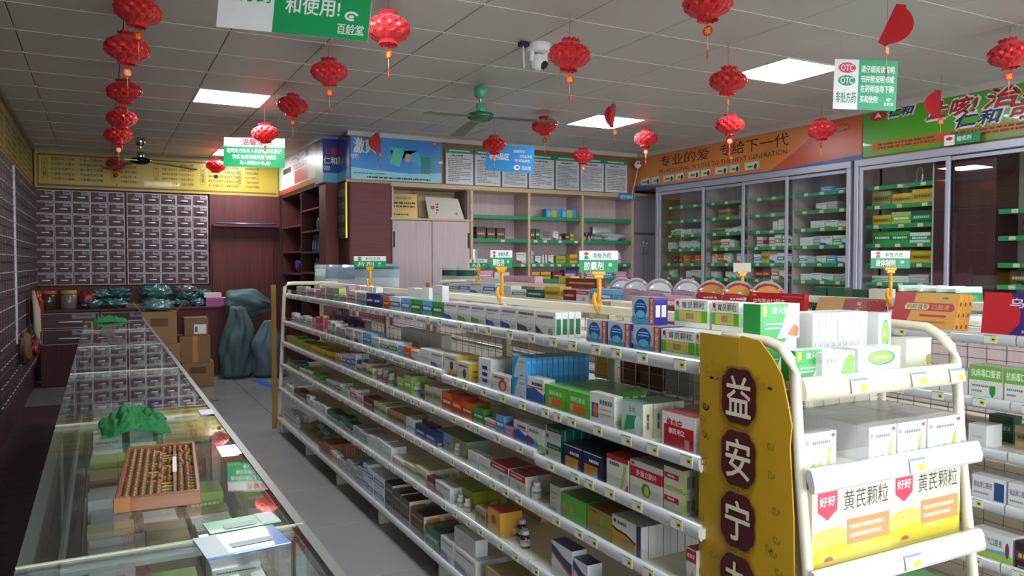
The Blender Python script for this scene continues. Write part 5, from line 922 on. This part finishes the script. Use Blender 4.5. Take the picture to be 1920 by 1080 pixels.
econ('qgp', 1541, 1602, 1.305, zt, .068, .045, 'white tablet carton with green fruit on end display'); carton('ovl', .05, .06, .15, (1.90, 1.40, zt), 0, 'tall white carton with vertical green oval on end display'); econ('ovl', 1608, 1688, 1.31, zt, .072, .05, 'low white carton with green and blue oval on end display'); econ('bei', 1698, 1757, 1.36, zt, .08, .05, 'cream carton at right end of the end display top shelf')
for c, (x0, x1) in enumerate(((1.458, 1.567), (1.66, 1.762), (1.768, 1.880), (1.888, 2.03))):
    for i in range(7 if c else 6): carton('wsp', x1-x0, .0345, .088, ((x0+x1)/2, 1.262+i*.0355+(.0 if c else .02), 1.0085), 0, f'lime splash granule box, {"front" if i == 0 else "rear"} of {nth(c+1)} column, end display', f'granule boxes {"front" if i == 0 else "rear"} column {c+1} of end display')
carton('hq', .285, .09, .192, (1.607, 1.262, .7735), 0, 'large yellow astragalus gift box, left of two on end display'); carton('hq', .285, .09, .192, (1.902, 1.272, .7735), 0, 'large yellow astragalus gift box, right of two on end display')
carton('gg', .16, .1, .12, (1.95, 1.27, .5185), 0, 'green carton peeping up low on the end display'); carton('wend', .2, .1, .1, (1.7, 1.27, .5185), 0, 'white carton beside the green one low on end display')
for i in range(3): carton('gw', .075, .05, .11, (1.84+i*.082, 1.585, .9885), 0, f'white and green carton seen through end display wires, {nth(i+1)} from left')
# ---------------------------------------------------------------- second rack
G2X = 3.255
def g2row(k, ent, dx0=.012, side='', s=-1):
    for n, e in enumerate(sorted(ent, key=lambda e: -e[1])):
        a, b, H, st, nd, dd, dx, zo = e+(1, .05, 0, 0)[len(e)-4:] if len(e) < 8 else e
        X = G2X-HW[k]+dx0+dx; ya, yb = y_at(a, X, ZL[k]), y_at(b, X, ZL[k]); nd = min(nd, max(1, int((HW[k]-.03-dx)/dd))) if dx < .3 else nd
        for i in range(nd): carton(st, ya-yb-.003, dd-.0015, H, (X+i*dd, (ya+yb)/2, ZL[k]-.0115+zo), -PI/2, f'{STY[st][1]}, {nth(n+1)} from right edge, {SHN[k]} shelf, second rack{side}' if i == 0 else f'{STY[st][1]} behind the {nth(n+1)} from right, second rack {SHN[k]}{side}', None if i == 0 else f'second rack {SHN[k]} shelf stack {n+1}{side}')
g2row(0, [(1247, 1288, .085, 'pk', 1), (1106, 1150, .1, 'lb', 2), (1080, 1104, .085, 'rws', 2), (1056, 1078.5, .085, 'mr', 3), (1021, 1050, .1, 'ye', 2), (987, 1018, .07, 'dg', 2), (960, 985, .06, 'gw', 2), (931, 958, .09, 'wend', 2), (906, 929, .1, 'bw', 2), (881, 904, .1, 'wt', 2), (861, 879, .09, 'bw', 2), (841, 859, .08, 'gw', 2)])
g2row(0, [(1060, 1122, .075, 'mr', 1, .06, .2, .0865), (1048, 1070, .17, 'ye', 1, .08, .33), (985, 1003, .16, 'pk', 1, .08, .33), (965, 984, .16, 'pk', 1, .08, .33), (944, 964, .16, 'pk', 1, .08, .33), (1522, 1548, .15, 'dg', 1, .06, .36), (1551, 1582, .15, 'dg', 1, .06, .36), (1596, 1625, .145, 'dg', 1, .06, .36), (1628, 1664, .15, 'rw', 1, .06, .36), (902, 935, .13, 'wend', 1, .06, .33)], side=' back row')
def lean(st, y0, y1, x, H, d, tilt, lab, n=1):
    for i in range(n):
        o = carton(st, y1-y0, d, H, (x+i*(d+.003), (y0+y1)/2, ZL[0]-.0115), -PI/2, lab if i == 0 else lab+', copies behind', None if i == 0 else lab); o.rotation_euler = (-tilt, 0, -PI/2)
lean('ej', 1.905, 2.19, 3.0, .155, .028, .28, 'gold and red tonic box leaning back on second rack', 3)
lean('wyx', 1.46, 1.79, 2.99, .165, .03, .12, 'purple and red tonic box at the right edge on second rack')
lean('yq', 2.64, 3.0, 2.985, .125, .03, .06, 'bright red oral liquid box beside red bowls on second rack'); lean('kr', 2.33, 2.6, 3.0, .12, .03, .4, 'gold and maroon box leaning left of the liquids clip sign', 4)
# porridge bowls
def bowl(px, x, r, red, lab, rz=-.75):
    y = y_at(px, x, 1.32); t = thing('packed_bowl', lab, 'packed bowl', (x, y, ZL[0]-.011+r), rz, 'plastic packed bowls on the second rack')
    m = MB(); m.lathe([(r*.55, .0), (r*.62, .005), (r*.93, .05), (r, .056), (r, .06)], M('b9a9b4', .2, coat=.6) if not red else M('a8a0a8', .2, coat=.6), 28); o = m.build('tub', t); o.rotation_euler = (PI/2-.1, 0, 0)
    m = MB(); m.lathe([(r*.99, .0), (r*.98, .002), (r*.6, .006), (.001, .008)], M('b5223a', .25, coat=.6) if red else M('b08aa0', .25, coat=.6), 28); o = m.build('lid', t, (0, -.0605*math.cos(.1), -.006)); o.rotation_euler = (PI/2-.1, 0, 0)
    p = MB(); ax = ((0, -.0725, -.006), XA, Vector((0, .1, 1)).normalized(), (0, -1, .1)); p.poly(*ax, [(r*.85*math.cos(a*PI/10+.2), r*.85*math.sin(a*PI/10+.2)) for a in range(9)]+[(-r*.3, r*.35), (r*.3, r*.25)], M('d08a3a', .3) if red else M('c9cfd0', .3), .001); dashes(p, ax, -r*.5, -r*.05, r*.45, r*.1, 1, M('e6c8c0', .4) if red else M('8a6a80', .4), .014, .7, px)
    p.build('print', t)
    m = MB(); m.lathe([(r*1.03, .0), (r*1.0, .012), (r*.8, .028), (r*.3, .036), (.001, .037)], CLEAR, 24); o = m.build('clear_cover', t, (0, -.066, -.006)); o.rotation_euler = (PI/2-.1, 0, 0)
for q, (px, x, red, lab) in enumerate(((1438, 3.10, 1, 'red lidded bowl, rightmost of the red ones on second rack'), (1385, 3.04, 1, 'red lidded bowl facing front in the middle on second rack'), (1335, 3.04, 1, 'red lidded bowl, leftmost of the red ones on second rack'), (1290, 3.16, 0, 'pink lidded bowl, rightmost of the pink ones on second rack'), (1238, 3.05, 0, 'pink lidded bowl standing in front on second rack'), (1195, 3.05, 0, 'pink lidded bowl, second from the left on second rack'), (1168, 3.14, 0, 'pink lidded bowl, leftmost of the pink ones on second rack'))): bowl(px, x, .088, red, lab)
PB = pouch_mesh(.14, .17, .05, M('d4d8d2', .3, coat=.4), [(.55, .85, M('2c8a52', .3)), (.25, .4, M('3a4a40', .4))])
for i, (px, rz) in enumerate(((1715, -.5), (1752, -.5), (1787, -.5), (1822, -.3))):
    o = obj('product_bag', PB, None, (3.47, y_at(px, 3.47, 1.3), ZL[0]-.012), rz); o.rotation_euler.x = -.12; tag(o, f'white and green sachet bag behind the gold tonic box, {nth(i+1)} from left', 'bag', 'sachet bags on the second rack')
g2row(1, [(1816, 1880, .125, 'kb', 2), (1882, 1945, .125, 'kb', 2), (1700, 1760, .1, 'gw', 2), (1762, 1814, .1, 'wend', 2)]); g2row(2, [(1815, 1850, .085, 'wend', 2), (1853, 1900, .1, 'dg', 1, .06, .18), (1902, 1950, .09, 'tn', 1, .06, .1)]); g2row(3, [(1822, 1886, .09, 'nx', 2), (1889, 1952, .09, 'nx', 2)]); g2row(4, [(1822, 1898, .105, 'hx', 2), (1902, 1960, .1, 'bk', 1)]); g2row(5, [(1830, 1900, .12, 'mr', 2), (1902, 1970, .1, 'gy', 2)])
# ---------------------------------------------------------------- back wall shelves
def wallrow(z, ent, nm):
    for n, (a, b, H, st) in enumerate(ent):
        y = 8.50; x0, x1 = x_at(a, y, z), x_at(b, y, z); carton(st, x1-x0-.004, .12, H, ((x0+x1)/2, y, z+.0005), 0, f'{STY[st][1]}, {nth(n+1)} from left, {nm} back wall shelf')
bandy('bke', '2a1f24', '5a3034', 'black box with gold figure', 'd09a40', .2, .75); sty('byl', '3d8fc4', 'blue box with yellow panel', [('r', .35, .1, .72, .9, 'b9a83a'), ('r', .05, .2, .3, .8, '6fb0d8')], (), '2f74a8')
wallrow(2.068, [(1024, 1052, .12, 'byl'), (1053, 1081, .12, 'byl'), (1095, 1108, .02, 'wend')], 'highest')
wallrow(1.783, [(893, 911, .16, 'bke'), (913, 929, .15, 'bke'), (931, 947, .15, 'bke'), (995, 1003, .14, 'br'), (1004, 1013, .15, 'dg'), (1016, 1033, .03, 'wend'), (1037, 1047, .12, 'wr'), (1048, 1053, .06, 'pk'), (1060, 1068, .1, 'br'), (1069, 1076, .09, 'ye')], 'second')
wallrow(1.483, [(928, 934, .06, 'wend'), (946, 956, .09, 'wend'), (968, 986, .15, 'wr'), (995, 1001, .17, 'gy'), (1003, 1014, .11, 'wb'), (1016, 1020, .12, 'wend'), (1022, 1026, .12, 'wend'), (1028, 1038, .12, 'wr'), (1042, 1060, .11, 'yg'), (1068, 1083, .13, 'ye'), (1087, 1090, .1, 'cr')], 'third')
wallrow(1.288, [(895, 925, .12, 'pk'), (927, 955, .1, 'wend'), (996, 1012, .1, 'ye'), (1014, 1033, .1, 'ye'), (1036, 1055, .1, 'mr'), (1058, 1080, .12, 'pu'), (1098, 1120, .1, 'rw'), (1122, 1150, .12, 'lb'), (1152, 1175, .1, 'pk')], 'fourth')
for i, (x, h) in enumerate(((5.58, .1), (5.65, .1))): bottle((x, 8.52, 1.7835), .025, .12, '4a2a14', '2a1a10', 'a89060', f'brown glass bottle on back wall shelf, {"left" if i == 0 else "right"} of the pair', None)
for i in range(6): bottle((5.63+i*.055, 8.55, 1.4835), .022, .14, 'c9cbc8', 'a8a8a8', 'd0d4d0', 'small white bottle in the row behind the capsules sign', 'row of white bottles on back wall')
bottle((6.14, 8.55, 1.4835), .04, .16, 'c9c9c4', 'd0d0d0', 'b0b4b4', 'large white jar right of the capsules sign on back wall')
WPK = pouch_mesh(.3, .2, .06, M('cfd2d4', .25, coat=.4), []); WPL = pouch_mesh(.26, .2, .07, M('c3c6ca', .25, coat=.4), [(.4, .6, M('d8dadc', .3))])
o = obj('white_pack', WPK, None, (5.98, 8.70, 1.79)); tag(o, 'white pack standing behind the pile on back wall shelf', 'pack')
for i, (x, z, rz) in enumerate(((5.8, 1.82, .4), (6.0, 1.82, -.1), (6.12, 1.86, .1), (5.95, 1.875, .2))):
    o = obj('white_pack', WPL, None, (x, 8.5, z), rz); o.rotation_euler.x = -PI/2+.03; tag(o, f'white plastic pack lying in the pile on back wall shelf, {nth(i+1)} in the pile', 'pack', 'white packs in the pile')
o = obj('silver_pouch', pouch_mesh(.12, .2, .05, M('b9babc', .2, .4), []), None, (4.0, 8.53, 1.483)); tag(o, 'silver pouch standing at the left of third back shelf', 'pouch')
# ---------------------------------------------------------------- products in the glass cabinets
CABN = {0: 'first', 1: 'second', 2: 'third', 3: 'fourth', 4: 'fifth', 5: 'sixth'}
def cabfill(c, ya, yb, z, sts, H, cover=1.0, seed=0, start=0, wr=(.07, .13)):
    g = random.Random(seed*13+c); y = ya-.03-start; n = 0; end = yb+.02
    zi = {1.12: 'seventh', 1.30: 'sixth', 1.475: 'fifth', 1.655: 'fourth', 1.83: 'third', 2.01: 'second', 2.19: 'top', 1.69: 'second', 1.905: 'top'}[z]
    while y > end+.05:
        w_ = min(g.uniform(*wr), y-end); st = sts[n % len(sts)] if len(sts) < 4 else g.choice(sts); h = H*g.uniform(.8, 1.1); n += 1
        if g.random() < cover: carton(st, w_-.004, .09, h, (6.42+g.random()*.03, y-w_/2, z+.0155), -PI/2, f'{STY[st][1]}, {nth(n)} along {zi} shelf, {CABN[c]} glass bay')
        y -= w_
wv = ['wend', 'gw', 'wr', 'wb', 'wt', 'gy']; rv = ['mr', 'rw', 'br', 'wr', 'tn']; A = [(7.9, 7.12), (7.1, 6.44), (6.42, 5.8), (5.78, 5.1), (4.92, 4.26), (3.70, 2.9)]
for c, z, sts, H, cv, st0, wr_ in [(0, 1.83, wv, .08, .9, .05, (.07, .12)), (0, 1.655, ['wend', 'gy', 'wt', 'mr'], .1, .9, 0, (.07, .12)), (0, 1.475, ['mr', 'br', 'og', 'rw'], .1, .8, .1, (.08, .14)), (0, 1.30, wv, .1, .9, 0, (.08, .14)),
 (1, 2.01, ['tn', 'wb'], .13, .8, .1, (.12, .2)), (1, 1.83, ['wb', 'tn', 'wend', 'wp'], .07, .95, 0, (.08, .14)), (1, 1.655, ['rw', 'tn', 'wy', 'br'], .11, .95, 0, (.08, .16)), (1, 1.475, ['wr', 'og', 'rwp', 'rw'], .12, .95, 0, (.08, .13)), (1, 1.30, wv, .08, .9, 0, (.08, .14)),
 (2, 1.83, ['wend'], .12, .35, .12, (.06, .1)), (2, 1.655, ['gw', 'gw', 'wend', 'rw'], .13, .9, .05, (.08, .13)), (2, 1.475, ['rw', 'bw', 'wb', 'ye', 'bwr'], .13, 1, 0, (.08, .13)), (2, 1.30, ['rw', 'mr', 'rw', 'wr'], .14, 1, 0, (.1, .14)),
 (3, 2.19, ['nv', 'lb'], .06, .6, .1, (.15, .25)), (3, 2.01, ['wr', 'wt', 'wend', 'gy'], .09, .8, .05, (.1, .15)), (3, 1.83, ['wo', 'gw', 'wend', 'wy'], .08, .95, 0, (.1, .18)), (3, 1.655, ['wend', 'wb', 'gy', 'gw'], .1, .9, 0, (.1, .18)), (3, 1.475, ['lb', 'bw', 'wt', 'wy', 'gy'], .08, .95, 0, (.1, .15)), (3, 1.30, ['gy', 'wend', 'wb', 'wt'], .09, .9, 0, (.1, .16)),
 (4, 2.01, ['tn', 'ye', 'ye'], .13, 1, 0, (.2, .205)), (4, 1.83, ['ye', 'lg', 'dg'], .12, 1, 0, (.19, .2)), (4, 1.655, ['gg', 'gg', 'gw'], .12, 1, 0, (.19, .2)), (4, 1.475, ['ye', 'og', 'ye'], .13, 1, 0, (.19, .2)), (4, 1.30, ['gw', 'wend', 'gy'], .08, 1, 0, (.19, .2)),
 (5, 1.69, ['bk', 'nv', 'bk'], .13, 1, .12, (.2, .24)), (5, 1.475, ['wb', 'gw', 'bw'], .06, .5, .05, (.15, .2)), (5, 1.30, ['bk', 'bk', 'ye', 'bk'], .13, 1, .05, (.15, .2))]:
    cabfill(c, *A[c], z, sts, H, cv, int(z*100), st0, wr_)
# ---------------------------------------------------------------- things inside the counter
g = random.Random(11); n = 0
CI = ['wend', 'cr', 'wg', 'gy', 'wb', 'wd', 'wend', 'mr', 'lg', 'cr', 'wt', 'tn', 'nv', 'wend']
for col, (xa, xb) in enumerate(((-.045, .07), (.085, .19), (.205, .315))):
    y = .95; n = 0
    while y < 4.4:
        L = g.uniform(.08, .16); n += 1
        if 1.50 < y+L and y < 1.56: y = 1.575; continue
        if 2.80 < y+L and y < 2.86: y = 2.875; continue
        if 4.10 < y+L and y < 4.16: y = 4.175; continue
        if g.random() < .86:
            st = g.choice(CI); carton(st, xb-xa-g.random()*.02, L-.006, g.uniform(.03, .075), ((xa+xb)/2, y, .752), 0, f'{STY[st][1]}, {nth(n)} in {["left", "middle", "right"][col]} row inside glass counter')
        y += L
g = random.Random(5)
for k in range(14):
    y = 1.62+k*.17
    if 2.68 < y < 2.9: continue
    st = g.choice(['nv', 'wend', 'mr', 'gy', 'dg', 'cr']); carton(st, .3, .14, .08, (.13, y, .541), 0, f'{STY[st][1]}, {nth(k+1)} along lower level inside counter')
# ---------------------------------------------------------------- alcove shelf contents
for i in range(3): bottle((2.42, 9.42+i*.12, 1.9055), .045, .2, '8a80a0', '9a90ac', '8478a0', f'lavender canister on the upper alcove shelf, {nth(i+1)} from the pillar')
for i in range(5): bottle((2.42, 9.32+i*.14, 1.6455), .05, .22, '3f6a90', '4a7aa0', '6a98b8', f'blue canister on the middle alcove shelf, {nth(i+1)} from the pillar')
for i in range(4): bottle((2.42, 9.36+i*.14, 1.3855), .05, .18, '8a8694', '98949e', 'a09cac', f'grey canister on the lower alcove shelf, {nth(i+1)} from the pillar')
t = thing('gold_ornament', 'shiny gold foil ornament on the alcove shelf', 'ornament', (2.42, 10.5, 1.66))
for i, (a, b, c) in enumerate(((0, -.09, .05), (0, .0, .05), (0, .09, .05), (0, -.045, .12), (0, .045, .12))): MB().lathe([(.012, -.045), (.04, -.028), (.05, 0), (.04, .028), (.012, .045)], M('c9a02a', .15, 1, .1), 12).build('foil_ball', t, (a, b, c))
blob('purple_bag', 'small purple bag on the lower alcove shelf', 'bag', (2.44, 10.7, 1.365), .2, .3, .2, M('4a3480', .35, coat=.3), 3)
# ---------------------------------------------------------------- herb counter clutter
def jar(x, lid, lab, body):
    t = thing('storage_jar', lab, 'jar', (x, 11.12, .931)); MB().lathe([(.085, 0), (.095, .01), (.095, .17), (.08, .185)], M(body, .2, coat=.6), 20).build('body', t); MB().lathe([(.088, .185), (.09, .19), (.09, .225), (.08, .23)], M(lid, .4), 20).build('lid', t)
jar(-.58, 'b5501c', 'plastic jar with orange lid on the herb counter', '4a3a34'); jar(-.36, 'b3a020', 'plastic jar with yellow lid on the herb counter', '7a766c')
blob('red_bag', 'small red bag beside the yellow lidded jar', 'bag', (-.15, 11.12, .931), .2, .18, .22, M('8c1420', .4, coat=.2), 5)
TEAL = M('3d6a68', .22, 0, .25, 14, coat=.7); TEAL2 = M('4f7f80', .2, 0, .2, 12, coat=.8); GRYB = M('7d7a7c', .25, 0, .15, 10, coat=.6)
hb = [((-.1, 11.13, .931), (.3, .24, .13), TEAL), ((.14, 11.11, .931), (.32, .26, .13), TEAL2), ((-.02, 11.15, 1.05), (.26, .2, .12), TEAL), ((.2, 11.14, 1.05), (.26, .2, .13), TEAL), ((.62, 11.13, .931), (.36, .24, .12), TEAL2), ((.64, 11.15, 1.04), (.38, .24, .17), TEAL2), ((.92, 11.11, .931), (.26, .22, .1), TEAL), ((1.14, 11.1, .931), (.24, .22, .1), TEAL2), ((1.0, 11.13, 1.02), (.3, .2, .1), TEAL), ((.98, 11.15, 1.10), (.26, .2, .11), GRYB), ((1.2, 11.17, 1.03), (.22, .16, .12), TEAL)]
for i, (l, s, m) in enumerate(hb): blob('herb_bag', f'{"grey" if m is GRYB else "teal"} plastic bag of herbs on the counter, {nth(i+1)} in the heap from left', 'bag', l, *s, m, i*1.7, .42, g.uniform(-.3, .3), 40, .85, 'bags of herbs heaped under the wall chest')
for i in range(2): o = MB().bbox(0, .26, 0, .12, 0, .055, M('c44a9a', .4), .003).build('pink_box', None, (1.22, 10.96, .931+i*.057)); tag(o, f'magenta pink box, {"lower" if i == 0 else "upper"} of two on the herb counter', 'box')
o = MB().bbox(0, .22, 0, .1, 0, .06, WHITE, .003).build('white_box', None, (1.2, 10.99, 1.046)); tag(o, 'small white box lying on the magenta boxes', 'box')
o = MB().tube([(1.46, 10.99, 1.035), (1.62, 10.99, 1.035)], .012, WHITE).build('white_tube'); o.location.x = -.02; tag(o, 'short white rod sticking out beside the magenta boxes', 'rod')
o = MB().bbox(0, .42, 0, .06, 0, .05, M('6a6f6a', .5), .004).build('paper_stack', None, (.27, 10.935, .931)); tag(o, 'stack of grey printed sheets at the herb counter front', 'paper stack')
# ---------------------------------------------------------------- cardboard boxes and sacks on the floor
KR = M('8a6a48', .8, 0, .12, 6); TAPE = M('b5701c', .35, coat=.3)
def kraft(lab, x, y, z, w_, d, h, rz=0, tape=False, lab_=False, open_=False):
    t = thing('cardboard_box', lab, 'cardboard box', (x, y, z), rz); m = MB()
    m.bbox(-w_/2, w_/2, 0, d, 0, h, KR, .003).build('body', t)
    if tape: MB().box(-.03, .03, -.0012, 0, 0, h, TAPE).box(-.03, .03, 0, d, h, h+.001, TAPE).build('tape', t)
    if lab_: MB().box(-w_*.1, w_*.42, -.0014, 0, h*.1, h*.62, WHITE).box(-w_*.06, w_*.05, -.002, -.0014, h*.2, h*.5, M('6a5a8a', .5)).build('label', t)
    if open_:
        for s in (-1, 1): o = MB().box(0, .13, 0, d, -.003, 0, KR).build('flap', t, (s*w_/2, 0, h)); o.rotation_euler = (0, (-.9 if s > 0 else PI+.9), 0)
    MB().box(-w_*.25, w_*.25, -.0011, 0, h*.55, h*.8, M('5f4630', .8)).build('print', t) if not (tape or lab_) else None
kraft('bottom cardboard box of the taped stack by the green sacks', 1.02, 10.05, 0, .36, .34, .30, -.05, False); kraft('cardboard box sealed with orange tape in the middle of stack', .99, 10.06, .301, .35, .32, .32, .03, True); kraft('small cardboard box with white label topping the stack', 1.01, 10.08, .622, .27, .25, .22, 0, False, True)
kraft('lowest cardboard box beside the far end of counter', .56, 9.35, 0, .4, .36, .32); kraft('dark printed cardboard box second up beside the counter end', .58, 9.36, .321, .38, .34, .28, .05); kraft('tall open cardboard box stacked highest beside the counter end', .56, 9.4, .602, .36, .3, .36, -.04, open_=True)
blob('herb_bag', 'teal plastic bag bulging from the open cardboard box', 'bag', (.56, 9.56, .963), .34, .26, .12, TEAL2, 2.2, .25)
o = MB().bbox(0, .5, 0, .34, 0, .012, M('6f5d50', .8), .002).build('cardboard_sheet', None, (.66, 8.75, .001), .4); tag(o, 'flattened cardboard sheet lying on the floor by the counter', 'cardboard')
SK = M('4e666a', .6, 0, .25, 40, (1, 1, 2.5)); SK2 = M('5a7278', .55, 0, .25, 40, (1, 1, 2.5))
sack('tall grey green woven sack standing left against the door', (1.56, 10.70, 0), .19, .92, SK, 1.3, .2, .5, .02); sack('grey green woven sack standing right beside the rack end', (1.93, 10.60, 0), .185, .74, SK2, 4.1, -.3, .25, .03)
o = sack('knotted grey green woven sack slumped over the other two', (1.46, 10.98, .98), .17, .62, SK, 7.7, 0, .3); o.rotation_euler = (.1, PI/2+.1, 0)
# hung on the drawer wall
blob('red_carrier_bag', 'red plastic bag hanging on the left drawer wall', 'bag', (-.62, 9.75, .78), .12, .3, .42, M('a3131c', .3, 0, .2, coat=.5), 3.3, .28)
b = MB(); b.tube([(-.64, 9.62, 1.2), (-.60, 9.5, 1.0), (-.60, 9.48, .8), (-.61, 9.56, .66), (-.62, 9.7, .62)], [.02, .035, .04, .045, .03], M('b3a890', .8), 8); tag(b.build('cloth_strap'), 'cream cloth strap hanging beside the red bag', 'strap')
blob('small_red_bag', 'small dark red bag under the hanging red bag', 'bag', (-.63, 9.5, .52), .1, .24, .2, M('8a1018', .35, coat=.4), 6.6, .3)
blob('string_bundle', 'brown paper bundle hanging low on the left drawer wall', 'bundle', (-.64, 8.55, .55), .1, .18, .3, M('6a5236', .7), 9.6, .25)
bpy.data.objects.remove(_fo)
# ---------------------------------------------------------------- past 300 cartons: those that show largest stay things, the others are one mass
from mathutils.bvhtree import BVHTree
bpy.context.view_layer.update()
vv, ff, own = [], [], []
OCC = ('shelf', 'price_rail', 'sheet', 'upright', 'worktop', 'body', 'base')
for o in list(COL.objects):
    if o.type != 'MESH': continue
    isb = o.name.startswith('medicine_box'); nm = o.name.split('.')[0]
    if not isb and nm not in OCC: continue
    b0 = len(vv); bb = o.bound_box; vv += [o.matrix_world @ Vector(c) for c in bb]
    for f_ in ((0, 1, 2, 3), (4, 5, 6, 7), (0, 1, 5, 4), (2, 3, 7, 6), (0, 3, 7, 4), (1, 2, 6, 5)): ff.append(tuple(b0+k for k in f_)); own.append(o.name if isb else None)
tree = BVHTree.FromPolygons(vv, ff); hits = {}; mw = co.matrix_world.to_3x3(); c0 = co.matrix_world.translation
for py in range(2, 1080, 4):
    for px in range(2, 1920, 4):
        d = mw @ Vector(((px-960)/FOC, (540-py)/FOC, -1)); r = tree.ray_cast(c0, d)
        if r[2] is not None and own[r[2]]: hits[own[r[2]]] = hits.get(own[r[2]], 0)+1
boxes = [o for o in COL.objects if o.name.startswith('medicine_box')]; boxes.sort(key=lambda o: -hits.get(o.name, 0))
mass = MB()
for o in boxes[300:]:
    me = o.data; mwd = o.matrix_world; vs_ = [tuple(mwd @ v.co) for v in me.vertices]; b0 = len(mass.v); mass.v += vs_; ix = [mass.mi(m) for m in me.materials]
    for pg in me.polygons: mass.f.append(tuple(k+b0 for k in pg.vertices)); mass.m.append(ix[pg.material_index]); mass.sm.append(False)
    bpy.data.objects.remove(o)
o = mass.build('small_medicine_boxes'); o['kind'] = 'stuff'; tag(o, 'mass of further small medicine boxes filling racks, cabinets and counter', 'medicine boxes')
